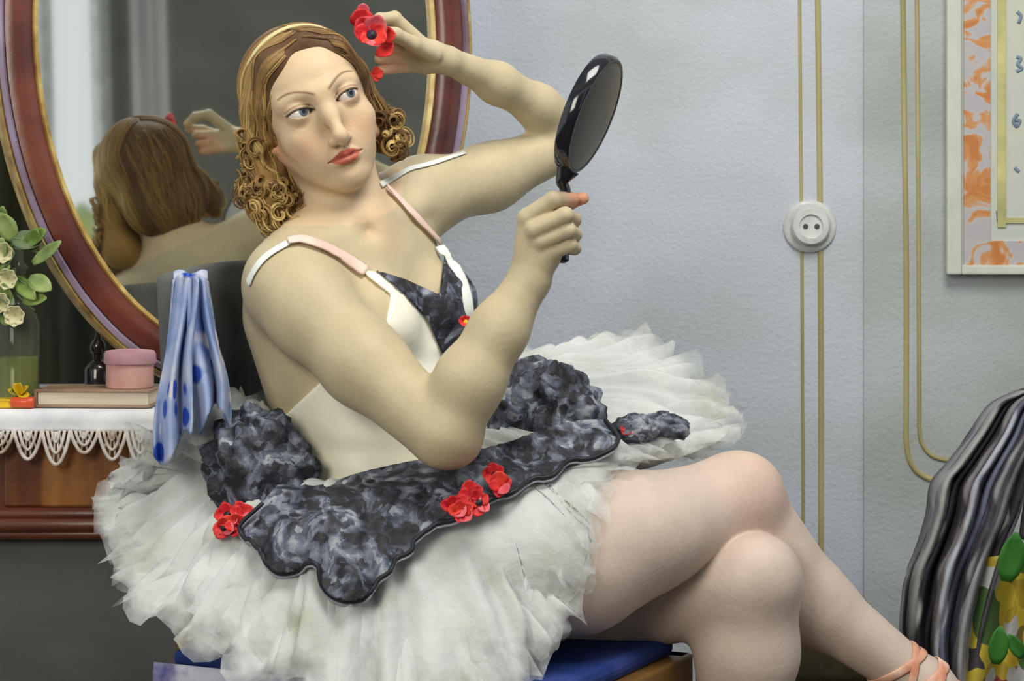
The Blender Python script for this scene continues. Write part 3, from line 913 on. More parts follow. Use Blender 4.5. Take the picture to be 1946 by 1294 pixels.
def lace_mat():
    m, nt, N, L, b = new_mat('black_lace')
    tc = N.new('ShaderNodeTexCoord')
    n1 = N.new('ShaderNodeTexNoise'); n1.inputs['Scale'].default_value = 24; n1.inputs['Detail'].default_value = 5; n1.inputs['Distortion'].default_value = 1.1
    L.new(tc.outputs['Object'], n1.inputs['Vector'])
    # dabs: small cells of one grey each, modulated by the broad noise
    mpx = N.new('ShaderNodeMixRGB'); mpx.inputs[0].default_value = .05
    L.new(tc.outputs['Object'], mpx.inputs[1]); L.new(n1.outputs['Color'], mpx.inputs[2])
    vd = N.new('ShaderNodeTexVoronoi'); vd.inputs['Scale'].default_value = 95
    L.new(mpx.outputs[0], vd.inputs['Vector'])
    sp_ = N.new('ShaderNodeSeparateColor'); L.new(vd.outputs['Color'], sp_.inputs[0])
    mxv = N.new('ShaderNodeMath'); mxv.operation = 'MULTIPLY_ADD'; mxv.inputs[1].default_value = .22
    L.new(sp_.outputs[0], mxv.inputs[0]); L.new(n1.outputs['Fac'], mxv.inputs[2])
    r = N.new('ShaderNodeValToRGB'); e = r.color_ramp.elements
    for _ in range(3): e.new(.5)
    for i, (p, c) in enumerate(((.46, (22, 23, 30)), (.555, (44, 47, 57)), (.63, (74, 79, 93)), (.71, (106, 112, 127)), (.82, (156, 162, 170)))):
        e[i].position = p; e[i].color = srgb(*c)
    L.new(mxv.outputs[0], r.inputs[0])
    v = N.new('ShaderNodeTexVoronoi'); v.inputs['Scale'].default_value = 34
    L.new(tc.outputs['Object'], v.inputs['Vector'])
    st = N.new('ShaderNodeMapRange'); st.inputs['From Min'].default_value = .20; st.inputs['From Max'].default_value = .32
    L.new(v.outputs['Distance'], st.inputs['Value'])
    mx = N.new('ShaderNodeMixRGB'); mx.inputs[1].default_value = srgb(24, 25, 33)
    L.new(st.outputs[0], mx.inputs[0]); L.new(r.outputs[0], mx.inputs[2])
    L.new(mx.outputs[0], b.inputs['Base Color'])
    b.inputs['Roughness'].default_value = .65
    n2 = N.new('ShaderNodeTexNoise'); n2.inputs['Scale'].default_value = 70; n2.inputs['Detail'].default_value = 4
    L.new(tc.outputs['Object'], n2.inputs['Vector'])
    bp = N.new('ShaderNodeBump'); bp.inputs['Strength'].default_value = .6; bp.inputs['Distance'].default_value = .006
    L.new(n2.outputs['Fac'], bp.inputs['Height']); L.new(bp.outputs[0], b.inputs['Normal'])
    return m
M_LACE = lace_mat()
M_EDGE = flatm('black_edging', (30, 30, 38), .5)
shell('bodice', [(505, 800), (545, 786), (592, 742), (735, 607), (742, 560), (682, 512), (715, 516), (800, 548), (836, 562), (852, 470), (1010, 455), (1010, 980), (505, 980)], .0045, M_CREAM, (-.36, -.20, .62), (.06, .22, 1.02), fold=.0012)
shell('lace_fichu', [(712, 512), (770, 530), (835, 560), (846, 472), (862, 474), (905, 548), (1000, 600), (1000, 720), (862, 700), (838, 668), (812, 606), (770, 560)], .0085, M_LACE, (-.22, -.20, .80), (.06, .20, 1.01), fold=.0012)

from mathutils.bvhtree import BVHTree
CAMP = Vector((0, -CAM_D, EYE_Z))
TMPT, TMPTQ = polygonise(TRUNK, (-.40, -.33, .60), (.20, .36, 1.05), .008, newton=0)
TMPV, TMPQ = polygonise(Solid([(trunk, 0), (neck, .035), (arm_r, .022), (arm_l, .03)]), (-.40, -.33, .60), (.20, .36, 1.15), .006, newton=0)
BVH_B = BVHTree.FromPolygons([tuple(v) for v in TMPV], [tuple(q) for q in TMPQ])
def hit(bvh, px, py, lift=0.0):
    d = (P(px, py, 0.0) - CAMP).normalized()
    loc, nor, i, dist = bvh.ray_cast(CAMP, d)
    if loc is None: return None, None
    if nor.dot(d) > 0: nor = -nor
    return np.array(loc + nor * lift), np.array(nor)
def ribbon_on(name, bvh, pts, width, mat, parent, lift=.006, flat=.22, n=7):
    path = catmull([np.array((a, b, 0.)) for a, b in pts], n)
    pos = []; ups = []
    for a, b, _ in path:
        q, nn = hit(bvh, a, b, lift)
        if q is None: continue
        pos.append(q); ups.append(nn)
    if len(pos) < 3: return None
    pos = np.array(pos)
    for _ in range(2): pos[1:-1] = (pos[:-2] + 2 * pos[1:-1] + pos[2:]) / 4
    return tube(name, pos, width, mat, parent, 8, flat=flat, up=np.array(ups))
M_PINK = brushed('pink_satin', [(.3, (226, 192, 178)), (.7, (240, 212, 198))], (20, 20, 20), .5, .15, 60)
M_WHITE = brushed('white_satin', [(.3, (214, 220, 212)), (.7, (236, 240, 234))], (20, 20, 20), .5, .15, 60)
ribbon_on('shoulder_strap', BVH_B, [(694, 520), (655, 494), (614, 473), (575, 460), (548, 464)], .0088, M_PINK, person)
ribbon_on('shoulder_strap', BVH_B, [(548, 464), (520, 480), (500, 496), (484, 518), (474, 540)], .0065, M_WHITE, person, .003)
ribbon_on('shoulder_strap', BVH_B, [(730, 358), (765, 392), (806, 436), (850, 484)], .0065, M_PINK, person)
BVH_T = BVHTree.FromPolygons([tuple(v) for v in TMPT], [tuple(q) for q in TMPTQ])
sp_pos = []; sp_up = []
for a, b, _ in catmull([np.array((a, b, 0.)) for a, b in ((836, 468), (850, 486), (864, 506), (877, 530), (886, 556), (890, 585), (891, 606))], 6):
    q = None; dx = 0
    while q is None and dx < 40:
        q, nn = hit(BVH_T, a - dx, b, 0); dx += 3
    sp_pos.append(np.array(P(a, b, q[1] - .0185))); sp_up.append(nrm(nn * .45 + np.array((0.1, -.8, 0))))
sp_pos = np.array(sp_pos)
for _ in range(4): sp_pos[1:-1, 1] = (sp_pos[:-2, 1] + 2 * sp_pos[1:-1, 1] + sp_pos[2:, 1]) / 4
tube('shoulder_strap', sp_pos, .0080, M_WHITE, person, 8, flat=.22, up=np.array(sp_up))
ribbon_on('shoulder_rim_light', BVH_B, [(722, 352), (748, 340), (780, 322), (812, 314), (850, 302), (884, 292)], .0045, M_WHITE, person, .002)  # white strip standing for the rim light along the far shoulder

# ------------------------------------------------------------------ tutu
WC = Pn(738, 893, .015)
RIM = [(1376, 842, .10), (1300, 868, .00), (1185, 905, -.075), (1130, 985, -.165), (1105, 1130, -.215), (1010, 1290, -.27), (800, 1420, -.33), (560, 1310, -.33),
       (350, 1205, -.25), (236, 1110, -.15), (192, 985, -.09), (252, 868, -.09), (400, 770, -.085), (560, 770, .12), (760, 740, .22), (960, 690, .26), (1110, 668, .25), (1230, 662, .24), (1330, 715, .20), (1385, 780, .15)]
RIMW = np.array([Pn(*q) for q in RIM])
RS = catmull(RIMW, 24, closed=True)
NR = len(RS)
def rim(s):
    x = (s % 1.0) * NR; i = int(x) % NR; f = x - int(x)
    return RS[i] * (1 - f) + RS[(i + 1) % NR] * f
def skirt_pt(s, t, seed, length, puff, amp):
    r = rim(s)
    d = r - WC; dd = d - Uv * (d @ Uv)
    a = math.atan2(dd @ Fw, dd @ Lv)
    wp = WC + Lv * .140 * math.cos(a) + Fw * .112 * math.sin(a)
    e = wp + (r - wp) * length
    tt_ = t
    p = wp * (1 - tt_) + e * tt_
    p = p + np.array((0, 0, 1.)) * puff * math.sin(math.pi * min(1, tt_) ** .75)
    nz = nrm(np.cross(r - wp, np.cross(Uv, r - wp)))
    k1 = noise.noise(Vector((math.cos(s * 6.283) * 4.2 + seed * 7.1, math.sin(s * 6.283) * 4.2, tt_ * .8)))
    k2 = math.sin(s * 2 * math.pi * (46 + seed * 3) + 3 * k1 + seed)
    k3 = noise.noise(Vector((math.cos(s * 6.283) * 16 + seed, math.sin(s * 6.283) * 16, tt_ * 5)))
    p = p + nz * amp * tt_ * (1.0 * k1 + .42 * k2 + .5 * k3)
    p = p + nrm(r - wp) * (.035 * k3 * max(0, tt_ - .7) / .3 + .02 * k1 * tt_)
    return p
def tulle_mat():
    m, nt, N, L, b = new_mat('white_tulle')
    N.remove(b)
    out = [n for n in N if n.type == 'OUTPUT_MATERIAL'][0]
    tc = N.new('ShaderNodeTexCoord')
    n1 = N.new('ShaderNodeTexNoise'); n1.inputs['Scale'].default_value = 11; n1.inputs['Detail'].default_value = 6
    L.new(tc.outputs['Object'], n1.inputs['Vector'])
    r = N.new('ShaderNodeValToRGB'); e = r.color_ramp.elements; e.new(.5); e.new(.6)
    for i, (p, c) in enumerate(((.28, (202, 206, 186)), (.42, (222, 226, 222)), (.55, (230, 234, 232)), (.72, (240, 243, 238)))):
        e[i].position = p; e[i].color = srgb(*c)
    L.new(n1.outputs['Fac'], r.inputs[0])
    df = N.new('ShaderNodeBsdfDiffuse'); tr = N.new('ShaderNodeBsdfTranslucent'); tp = N.new('ShaderNodeBsdfTransparent')
    n2 = N.new('ShaderNodeTexNoise'); n2.inputs['Scale'].default_value = 45; n2.inputs['Detail'].default_value = 5
    L.new(tc.outputs['Object'], n2.inputs['Vector'])
    bp = N.new('ShaderNodeBump'); bp.inputs['Strength'].default_value = .45; bp.inputs['Distance'].default_value = .008
    L.new(n2.outputs['Fac'], bp.inputs['Height'])
    for q in (df, tr):
        L.new(r.outputs[0], q.inputs['Color']); L.new(bp.outputs[0], q.inputs['Normal'])
    m1 = N.new('ShaderNodeMixShader'); m1.inputs[0].default_value = .30
    L.new(df.outputs[0], m1.inputs[1]); L.new(tr.outputs[0], m1.inputs[2])
    at = N.new('ShaderNodeAttribute'); at.attribute_name = 'tint'        # red: how worn-thin the net is
    n3 = N.new('ShaderNodeTexNoise'); n3.inputs['Scale'].default_value = 26; n3.inputs['Detail'].default_value = 5
    L.new(tc.outputs['Object'], n3.inputs['Vector'])
    ad = N.new('ShaderNodeMath'); ad.operation = 'MULTIPLY_ADD'; ad.inputs[1].default_value = 1.1
    L.new(n3.outputs['Fac'], ad.inputs[0]); L.new(at.outputs['Fac'], ad.inputs[2])
    mr = N.new('ShaderNodeMapRange'); mr.inputs['From Min'].default_value = .75; mr.inputs['From Max'].default_value = 1.35; mr.inputs['To Min'].default_value = .06; mr.inputs['To Max'].default_value = 1.0
    L.new(ad.outputs[0], mr.inputs['Value'])
    m2 = N.new('ShaderNodeMixShader')
    L.new(mr.outputs[0], m2.inputs[0]); L.new(m1.outputs[0], m2.inputs[1]); L.new(tp.outputs[0], m2.inputs[2])
    L.new(m2.outputs[0], out.inputs[0])
    return m
M_TULLE = tulle_mat()
LEGTRUNK = Solid([(trunk, 0), (leg_r, .02), (leg_l, .02)])
def push_out(V, m):
    for _ in range(3):
        d, g = grad(LEGTRUNK, V, .002)
        k = d < m
        if not k.any(): break
        gl = np.linalg.norm(g[k], axis=1)[:, None] + 1e-6
        V[k] += g[k] / gl * np.minimum(m - d[k], .06)[:, None]
    return V
LAYERS = ((0, 1.00, .030, .030), (1, .96, .055, .034), (2, .90, .012, .026), (3, 1.04, -.005, .030), (4, .80, .060, .028))
top_grid = None
for seed, ln, puff, amp in LAYERS:
    nu, nv = 340, 30
    V, Fq = grid_vf(lambda u, v: skirt_pt(u, v, seed, ln, puff, amp), nu, nv, closed_u=True)
    V = push_out(V, .014 + .004 * (seed == 1))
    o = mesh('tulle_layer', V, Fq, M_TULLE, person)
    tv = np.repeat(np.linspace(0, 1, nv), nu)
    set_tint(o, np.stack([.62 * sstep(.80, 1.0, tv)] * 3, 1))
    if seed == 1: top_grid = (V, Fq)
    if seed == 0: top0 = (V, Fq)

# black lace overskirt laid on the tulle, cut in scallops
allV, allF = join_vf([top_grid, top0, (TMPT, TMPTQ.tolist())])
BVH_S = BVHTree.FromPolygons([tuple(v) for v in allV], allF)
SCAL = [(590, 925), (548, 905), (500, 955), (456, 1000), (478, 1030), (498, 1048), (506, 1070), (530, 1088), (562, 1084), (592, 1068), (604, 1078), (612, 1112), (634, 1134), (668, 1142), (700, 1130), (716, 1104), (742, 1084), (752, 1062), (782, 1046), (790, 1024), (830, 996), (872, 984), (930, 950), (976, 934), (1010, 912), (1052, 902), (1080, 876), (1130, 868), (1175, 840), (1150, 800),
        (1060, 808), (960, 842), (880, 862), (780, 878), (690, 898), (640, 914)]
bx0, bx1, by0, by1 = 440, 1190, 780, 1150
STEP = 5
gx = np.arange(bx0, bx1, STEP); gy = np.arange(by0, by1, STEP)
sc = catmull([np.array((a, b, 0.)) for a, b in SCAL], 5, closed=True)[:, :2]
GP = np.array([(x, y) for y in gy for x in gx], float)
sd = poly_sd(GP, sc)
# draw the rim vertices of the cut onto the scalloped line itself
band = (sd > 0) & (sd < STEP * 1.3)
nb = GP[band]; bestd = np.full(len(nb), 1e9); bestp = nb.copy()
for a_, b_ in zip(sc, np.roll(sc, -1, 0)):
    e_ = b_ - a_; t_ = np.clip(((nb - a_) @ e_) / (e_ @ e_ + 1e-9), 0, 1); q_ = a_ + t_[:, None] * e_
    dd_ = np.linalg.norm(nb - q_, axis=1); k_ = dd_ < bestd
    bestd[k_] = dd_[k_]; bestp[k_] = q_[k_]
GP[band] = bestp
idx = np.full(len(GP), -1); LV = []; LF = []
from math import isfinite
hitY = np.full(len(GP), np.nan); 
for i, (x, y) in enumerate(GP):
    if sd[i] < STEP * 1.3:
        q, nn = hit(BVH_S, x, y, 0)
        if q is not None: hitY[i] = q[1]
# smooth the depth so the lace bridges the folds of the tulle
H2 = hitY.reshape(len(gy), len(gx))
for _ in range(10):
    A = np.stack([np.roll(H2, s, a) for s, a in ((1, 0), (-1, 0), (1, 1), (-1, 1))] + [H2])
    with np.errstate(all='ignore'):
        mean = np.nanmean(A, 0)
    H2 = np.where(np.isnan(H2), np.nan, np.minimum(H2 + .002, mean))
hs = H2.ravel()
for i, (x, y) in enumerate(GP):
    if not np.isnan(hs[i]):
        idx[i] = len(LV)
        k = noise.noise(Vector((x * .011, y * .011, 3.3))) * .014 + noise.noise(Vector((x * .035, y * .035, 1.3))) * .005
        LV.append(P(x, y, hs[i] - .025 + k))
W_ = len(gx)
for j in range(len(gy) - 1):
    for i in range(W_ - 1):
        q = [j * W_ + i, j * W_ + i + 1, (j + 1) * W_ + i + 1, (j + 1) * W_ + i]
        if all(idx[k] >= 0 for k in q): LF.append([int(idx[k]) for k in q])
lace_o = mesh('lace_overskirt', [tuple(v) for v in LV], LF, M_LACE, person); solid(lace_o, .003)
BVH_L = BVHTree.FromPolygons([tuple(v) for v in LV], LF)
M_EDGEW = flatm('silver_edging', (150, 154, 164), .5)
for dpx, wd, mt in ((0, .0030, M_EDGE), (7, .0016, M_EDGEW)):
    pos = []
    for a, b, _ in catmull([np.array((a, b, 0.)) for a, b in SCAL[2:30]], 6):
        best = BVH_L.find_nearest(P(a, b, -.2))
        q, nn = hit(BVH_L, a, b, .002)
        pos.append(q if q is not None else (pos[-1] * 0 + np.array(P(a, b, pos[-1][1])) if pos else np.array(P(a, b, -.2))))
    pos = np.array(pos)
    pos[:, 2] -= dpx * .0007
    yy_ = pos[:, 1].copy()
    for _ in range(8): yy_[1:-1] = (yy_[:-2] + 2 * yy_[1:-1] + yy_[2:]) / 4
    pos[:, 1] = yy_ - .003
    tube('scallop_edging', pos, wd, mt, person, 6)

# gathered lace panniers at the hips
def pannier(name, c, r, seed, rotz=0.0):
    cc = np.array(c)
    def f(u, v):
        a = u * 2 * math.pi; b = (v - .5) * math.pi
        d = np.array((math.cos(b) * math.cos(a), math.cos(b) * math.sin(a), math.sin(b)))
        k = noise.noise(Vector(d * 2.2) + Vector((seed, 0, 0))) * .22 + noise.noise(Vector(d * 5.5) + Vector((seed, 3, 0))) * .10
        k += .07 * math.sin(9 * a + 5 * b + 3 * noise.noise(Vector(d * 2) + Vector((0, seed, 0))))
        q = d * (1 + k) * np.array(r)
        ca, sa = math.cos(rotz), math.sin(rotz)
        return cc + np.array((q[0] * ca - q[2] * sa, q[1], q[0] * sa + q[2] * ca))
    return mesh(name, *grid_vf(f, 72, 40, closed_u=True), M_LACE, person)
pannier('lace_pannier', Pn(492, 892, -.105), (.070, .050, .074), 1.7, .3)
pannier('lace_pannier', Pn(1030, 790, -.010), (.086, .055, .066), 5.2, -.35)
pannier('lace_pannier', Pn(958, 800, -.020), (.042, .050, .066), 8.1, .2)
# small lace bow on the far side of the skirt
q, nn = hit(BVH_S, 1225, 825, .01)
if q is not None:
    pannier('lace_bow', q + np.array((-.016, 0, -.002)), (.034, .018, .020), 3.1, .15)
    pannier('lace_bow', q + np.array((.028, .01, .004)), (.030, .016, .017), 6.4, -.2)
# ------------------------------------------------------------------ dressing table
M_WOOD = brushed('red_brown_wood', [(.28, (52, 24, 18)), (.5, (84, 42, 28)), (.68, (112, 62, 34)), (.8, (132, 84, 44))], (3, 6, 26), .35, .15, 50, spec=.5)
M_WOODG = brushed('golden_veneer', [(.3, (70, 34, 20)), (.48, (104, 58, 28)), (.62, (138, 88, 40)), (.78, (158, 108, 56))], (22, 6, 2.5), .32, .15, 50, spec=.5)
M_WOODD = brushed('dark_wood_and_shade', [(.3, (74, 75, 75)), (.7, (94, 93, 92))], (4, 4, 8), .6, .2, 40)
TZ = .742; TYF = .32; TYB = .90; TX0 = -1.12; TX1 = -.06
tcx = (TX0 + TX1) / 2; tcy = (TYF + TYB) / 2
table = empty('dressing_table', (tcx, tcy, 0), 'red-brown wooden dressing table with moulded apron under the oval mirror', 'table')
o = box('table_top', (tcx, tcy, TZ - .013), (TX1 - TX0, TYB - TYF, .026), M_WOOD, table, bev=.006)
box('apron', (tcx, TYF + .035, .650), (TX1 - TX0 - .03, .03, .135), M_WOODG, table, bev=.003)
for z, r in ((.592, .010), (.576, .013), (.562, .008)):
    tube('apron_moulding', [(TX0, TYF + .014, z), (TX1, TYF + .014, z)], r, M_WOOD, table, 12)
for i, x in enumerate((TX0 + .19, TX0 + .52, TX0 + .86)):
    d = box('drawer_front', (x, TYF + .018, .652), (.30, .012, .100), M_WOODG, table, bev=.004)
box('side_panel', (TX0 + .02, tcy, .650), (.03, TYB - TYF - .06, .135), M_WOOD, table)
box('side_panel', (TX1 - .02, tcy, .650), (.03, TYB - TYF - .06, .135), M_WOOD, table)
box('kneehole_shade', (tcx, TYF + .045, .285), (TX1 - TX0 - .06, .02, .57), M_WOODD, table)  # added dark panel standing for the shadow under the table
for x in (TX0 + .05, TX1 - .05):
    for y in (TYF + .05, TYB - .05):
        lathe('leg', [(.014, 0), (.022, .03), (.016, .07), (.020, .2), (.030, .40), (.020, .44), (.034, .50), (.034, .585)], (x, y, 0), M_WOOD, table, 20)

# white lace-edged runner
M_RUN = brushed('white_runner', [(.3, (206, 208, 214)), (.5, (226, 228, 232)), (.7, (238, 238, 238))], (16, 16, 16), .8, .3, 80)
M_CROCH = brushed('ecru_crochet', [(.3, (150, 126, 100)), (.45, (206, 196, 184)), (.7, (232, 230, 228))], (30, 30, 30), .8, .3, 120)
runner = empty('table_runner', (tcx, TYF, TZ), 'white runner with ecru crochet scallops along the dressing table edge', 'runner')
RX0, RX1 = TX0 + .02, -.40
def runf(u, v):
    x = RX0 + (RX1 - RX0) * u
    if v < .7: return (x, TYB - .08 - (TYB - .08 - TYF + .006) * v / .7, TZ + .004)
    w = (v - .7) / .3
    a = min(1, w * 3)
    return (x, TYF - .006 * a - .004 - .003 * math.sin(x * 60) * w, TZ + .004 - w * .030)
o = mesh('cloth', *grid_vf(runf, 90, 24), M_RUN, runner); solid(o, .002)
n_s = 17; wS = (RX1 - RX0) / n_s
for i in range(n_s):
    x0 = RX0 + i * wS
    ln = .042 + .010 * math.sin(i * 2.1)
    parts_ = []
    for k, (ww, hh) in enumerate(((1.0, 1.0), (.62, .66), (.28, .34))):
        pth = [(x0 + wS * (.5 + ww * (t - .5)), TYF - .013 - .002 * k, TZ - .024 - ln * hh * math.sin(math.pi * t) ** .8) for t in np.linspace(0.0, 1, 13)]
        parts_.append(tube_vf(pth, .0030 - .0005 * k, 6))
    for t in (.2, .4, .6, .8):
        pth = [(x0 + wS * (.5 + .3 * (t - .5)), TYF - .013, TZ - .026), (x0 + wS * t, TYF - .013, TZ - .024 - ln * math.sin(math.pi * t) ** .8)]
        parts_.append(tube_vf(pth, .0016, 5))
    mesh('crochet_scallop', *join_vf(parts_), M_CROCH, runner)

# ------------------------------------------------------------------ oval mirror
MN = nrm(np.array((.345, -.93, .075)))          # the way the glass faces
MP = np.array((-.444, .52, EYE_Z + .10))
MX = nrm(np.cross(np.array((0, 0, 1.)), -MN)); MX = MX if MX[0] > 0 else -MX
MU = np.cross(MX, -MN); MU = MU if MU[2] > 0 else -MU
def ray_plane(px, py):
    o_ = np.array(CAMP); d = np.array(P(px, py, 0)) - o_
    return o_ + d * (((MP - o_) @ MN) / (d @ MN))
mc = ray_plane(455, 62)
dep = mc[1] + CAM_D
MA = np.linalg.norm(ray_plane(831, 62) - ray_plane(78, 62)) / 2
FWD = .066                                       # frame width
bot = (mc[2] - (TZ + .010)) / MU[2]
MB = bot - FWD
mir = empty('oval_mirror', mc + MU * (-bot), 'large oval dressing mirror in a red-brown gilt-edged frame', 'mirror')
def glass_mat():
    m, nt, N, L, b = new_mat('mirror_glass')
    b.inputs['Base Color'].default_value = (.80, .82, .76, 1); b.inputs['Metallic'].default_value = 1.0; b.inputs['Roughness'].default_value = .035
    return m
NE = 120
V = [mc] + [mc + MX * MA * math.cos(a) + MU * MB * math.sin(a) for a in np.linspace(0, 2 * math.pi, NE, endpoint=False)]
Fq = [(0, 1 + i, 1 + (i + 1) % NE) for i in range(NE)]
if np.dot(np.cross(V[1] - V[0], V[2] - V[0]), MN) < 0: Fq = [f[::-1] for f in Fq]
mesh('mirror_glass', V, Fq, glass_mat(), mir, smooth=False)
def ring(name, prof, mat):
    """prof: (outward offset, height toward the room)"""
    VV = []; n = len(prof)
    for i in range(NE):
        a = 2 * math.pi * i / NE
        p = mc + MX * MA * math.cos(a) + MU * MB * math.sin(a)
        nn = nrm(MX * MB * math.cos(a) + MU * MA * math.sin(a))
        VV += [p + nn * o_ + MN * h for o_, h in prof]
    FF = [(i * n + k, i * n + (k + 1) % n, ((i + 1) % NE) * n + (k + 1) % n, ((i + 1) % NE) * n + k) for i in range(NE) for k in range(n)]
    o = mesh(name, VV, FF, mat, mir)
    m = o.modifiers.new('edge', 'EDGE_SPLIT'); m.split_angle = math.radians(40)
    return o
M_FRAME = brushed('mahogany_frame', [(.3, (58, 26, 22)), (.5, (88, 40, 32)), (.7, (112, 58, 40))], (5, 5, 9), .3, .15, 40, spec=.55)
M_GOLD = brushed('gilt_bead', [(.3, (128, 96, 44)), (.5, (176, 146, 78)), (.7, (206, 188, 122))], (26, 26, 26), .4, .2, 70, spec=.6)
M_LIL = brushed('lilac_inlay', [(.3, (118, 98, 108)), (.5, (150, 134, 156)), (.7, (172, 158, 184))], (8, 8, 8), .35, .1, 60)
W2 = FWD
ring('inner_bead', [(-.004, .000), (-.004, .010), (.002, .013), (.006, .008), (.006, .000)], M_GOLD)
ring('frame', [(.003, -.03), (.003, .008), (.012, .018), (.030, .022), (W2 * .70, .016), (W2 * .72, .0), (W2 * .72, -.03)], M_FRAME)
ring('frame_inlay', [(W2 * .70, -.03), (W2 * .70, .012), (W2 * .78, .020), (W2 * .88, .016), (W2 * .90, -.03)], M_LIL)
ring('outer_bead', [(W2 * .88, -.03), (W2 * .88, .010), (W2 * .94, .014), (W2 * 1.0, .008), (W2 * 1.0, -.03)], M_GOLD)
ring('back_board', [(-.02, -.032), (-.02, -.012), (W2 * .9, -.012), (W2 * .9, -.032)], M_WOODD)
bc = mc + MU * (-bot)
box('mirror_foot', bc + np.array((0, .03, .006)), (.17, .08, .014), M_FRAME, mir, np.stack([MX, np.cross(np.array((0, 0, 1.)), MX), (0, 0, 1)], 1), bev=.004)

# dark drapery left of the glass
M_DRAPE = brushed('dark_olive_velvet', [(.3, (30, 34, 36)), (.45, (50, 54, 42)), (.6, (66, 66, 44)), (.75, (44, 44, 62))], (7, 7, 2), .8, .2, 40)
def drap(u, v):
    x = -1.35 + u * .72
    return (x, 1.06 + .03 * math.sin(u * 30) + .01 * math.sin(u * 71), .02 + v * 2.6)
o = mesh('curtain', *grid_vf(drap, 70, 8), M_DRAPE); solid(o, .004)
tag(o, 'dark olive drapery hanging behind the left rim of the oval mirror', 'curtain')

# ------------------------------------------------------------------ things on the table
def on_table(px, Y): return P(px, HOR, Y).x
TT = TZ + .006
# book
M_COVER = brushed('brown_book_cover', [(.3, (120, 96, 76)), (.6, (160, 132, 110)), (.8, (182, 156, 136))], (10, 10, 10), .6, .2, 60)
M_PAGES = brushed('book_pages', [(.3, (196, 184, 160)), (.7, (222, 212, 190))], (6, 6, 90), .8, .2, 60)
bkx = on_table(192, .39)
book = empty('book', (bkx, .39, TT), 'closed book with brown cover and cream pages under the pink box', 'book')
Rb = np.array(Matrix.Rotation(math.radians(-4), 3, 'Z'))
box('page_block', (bkx, .39, TT + .0135), (.166, .096, .019), M_PAGES, book, Rb, .001)
box('cover', (bkx, .39, TT + .0022), (.172, .102, .004), M_COVER, book, Rb, .001)
box('cover', (bkx, .39, TT + .0248), (.172, .102, .004), M_COVER, book, Rb, .001)
sp = np.array((bkx, .39, TT + .0135)) + Rb @ np.array((-.086, 0, 0))
box('spine', sp, (.005, .102, .0265), M_COVER, book, Rb, .001)
# pink round box
pbx = on_table(247, .380); pz = TT + .0275
pinkb = empty('powder_box', (pbx, .380, pz), 'round pink powder box with overhanging lid standing on the book', 'box')
M_PK = brushed('pink_card', [(.3, (178, 128, 122)), (.5, (206, 156, 146)), (.7, (222, 178, 166))], (16, 16, 16), .6, .25, 60)
M_PK2 = brushed('mauve_card', [(.3, (168, 122, 132)), (.7, (204, 160, 170))], (16, 16, 16), .6, .25, 60)
lathe('box_body', [(.0345, 0), (.0355, .003), (.0355, .040), (.0345, .040)], (pbx, .380, pz), M_PK, pinkb, 40)
lathe('box_lid', [(.0385, .036), (.0392, .039), (.0385, .050), (.036, .0545), (.020, .0565), (.001, .0570)], (pbx, .380, pz), M_PK2, pinkb, 40)
# small black scent bottle
bbx = on_table(186, .466)
blk = empty('scent_bottle', (bbx, .466, TT), 'small black scent bottle with ball stopper behind the pink box', 'bottle')
M_BLK = brushed('black_glass', [(.45, (26, 24, 26)), (.62, (40, 30, 28)), (.75, (120, 70, 44))], (40, 40, 40), .15, .05, 60, spec=.6)
lathe('bottle_body', [(.018, 0), (.021, .004), (.021, .050), (.014, .060), (.008, .064), (.008, .072)], (bbx, .466, TT), M_BLK, blk, 24)
lathe('stopper', [(.006, .070), (.011, .074), (.013, .082), (.011, .090), (.006, .096), (.002, .108)], (bbx, .466, TT), M_BLK, blk, 24)
# decanter with green liquid
dcx = on_table(32, .40)
dec = empty('decanter', (dcx, .40, TT), 'glass decanter half full of olive green liquid with pointed stopper', 'decanter')
def glass(name, col, rough=.05, alpha=.55):
    m, nt, N, L, b = new_mat(name)
    out = [n for n in N if n.type == 'OUTPUT_MATERIAL'][0]
    b.inputs['Base Color'].default_value = srgb(*col); b.inputs['Roughness'].default_value = rough; b.inputs['Specular IOR Level'].default_value = .8
    tp = N.new('ShaderNodeBsdfTransparent'); tp.inputs[0].default_value = srgb(*[min(255, c + 60) for c in col])
    mx = N.new('ShaderNodeMixShader'); mx.inputs[0].default_value = alpha
    L.new(b.outputs[0], mx.inputs[1]); L.new(tp.outputs[0], mx.inputs[2]); L.new(mx.outputs[0], out.inputs[0])
    return m
M_GLASS = glass('decanter_glass', (150, 158, 140), alpha=.82)
M_LIQ = brushed('olive_liquid', [(.3, (124, 122, 28)), (.6, (150, 146, 44)), (.8, (164, 160, 70))], (14, 14, 14), .12, .05, 40, spec=.6)
lathe('glass_body', [(.028, 0), (.034, .004), (.0345, .120), (.030, .136), (.013, .150), (.010, .158), (.010, .185), (.014, .190), (.0135, .194)], (dcx, .40, TT), M_GLASS, dec, 36)
lathe('liquid', [(.026, .004), (.0315, .007), (.0320, .072), (.0315, .0725), (.001, .0726)], (dcx, .40, TT), M_LIQ, dec, 36)
lathe('stopper', [(.009, .186), (.013, .196), (.018, .206), (.010, .216), (.011, .228), (.006, .252), (.001, .262)], (dcx, .40, TT), M_GLASS, dec, 20)
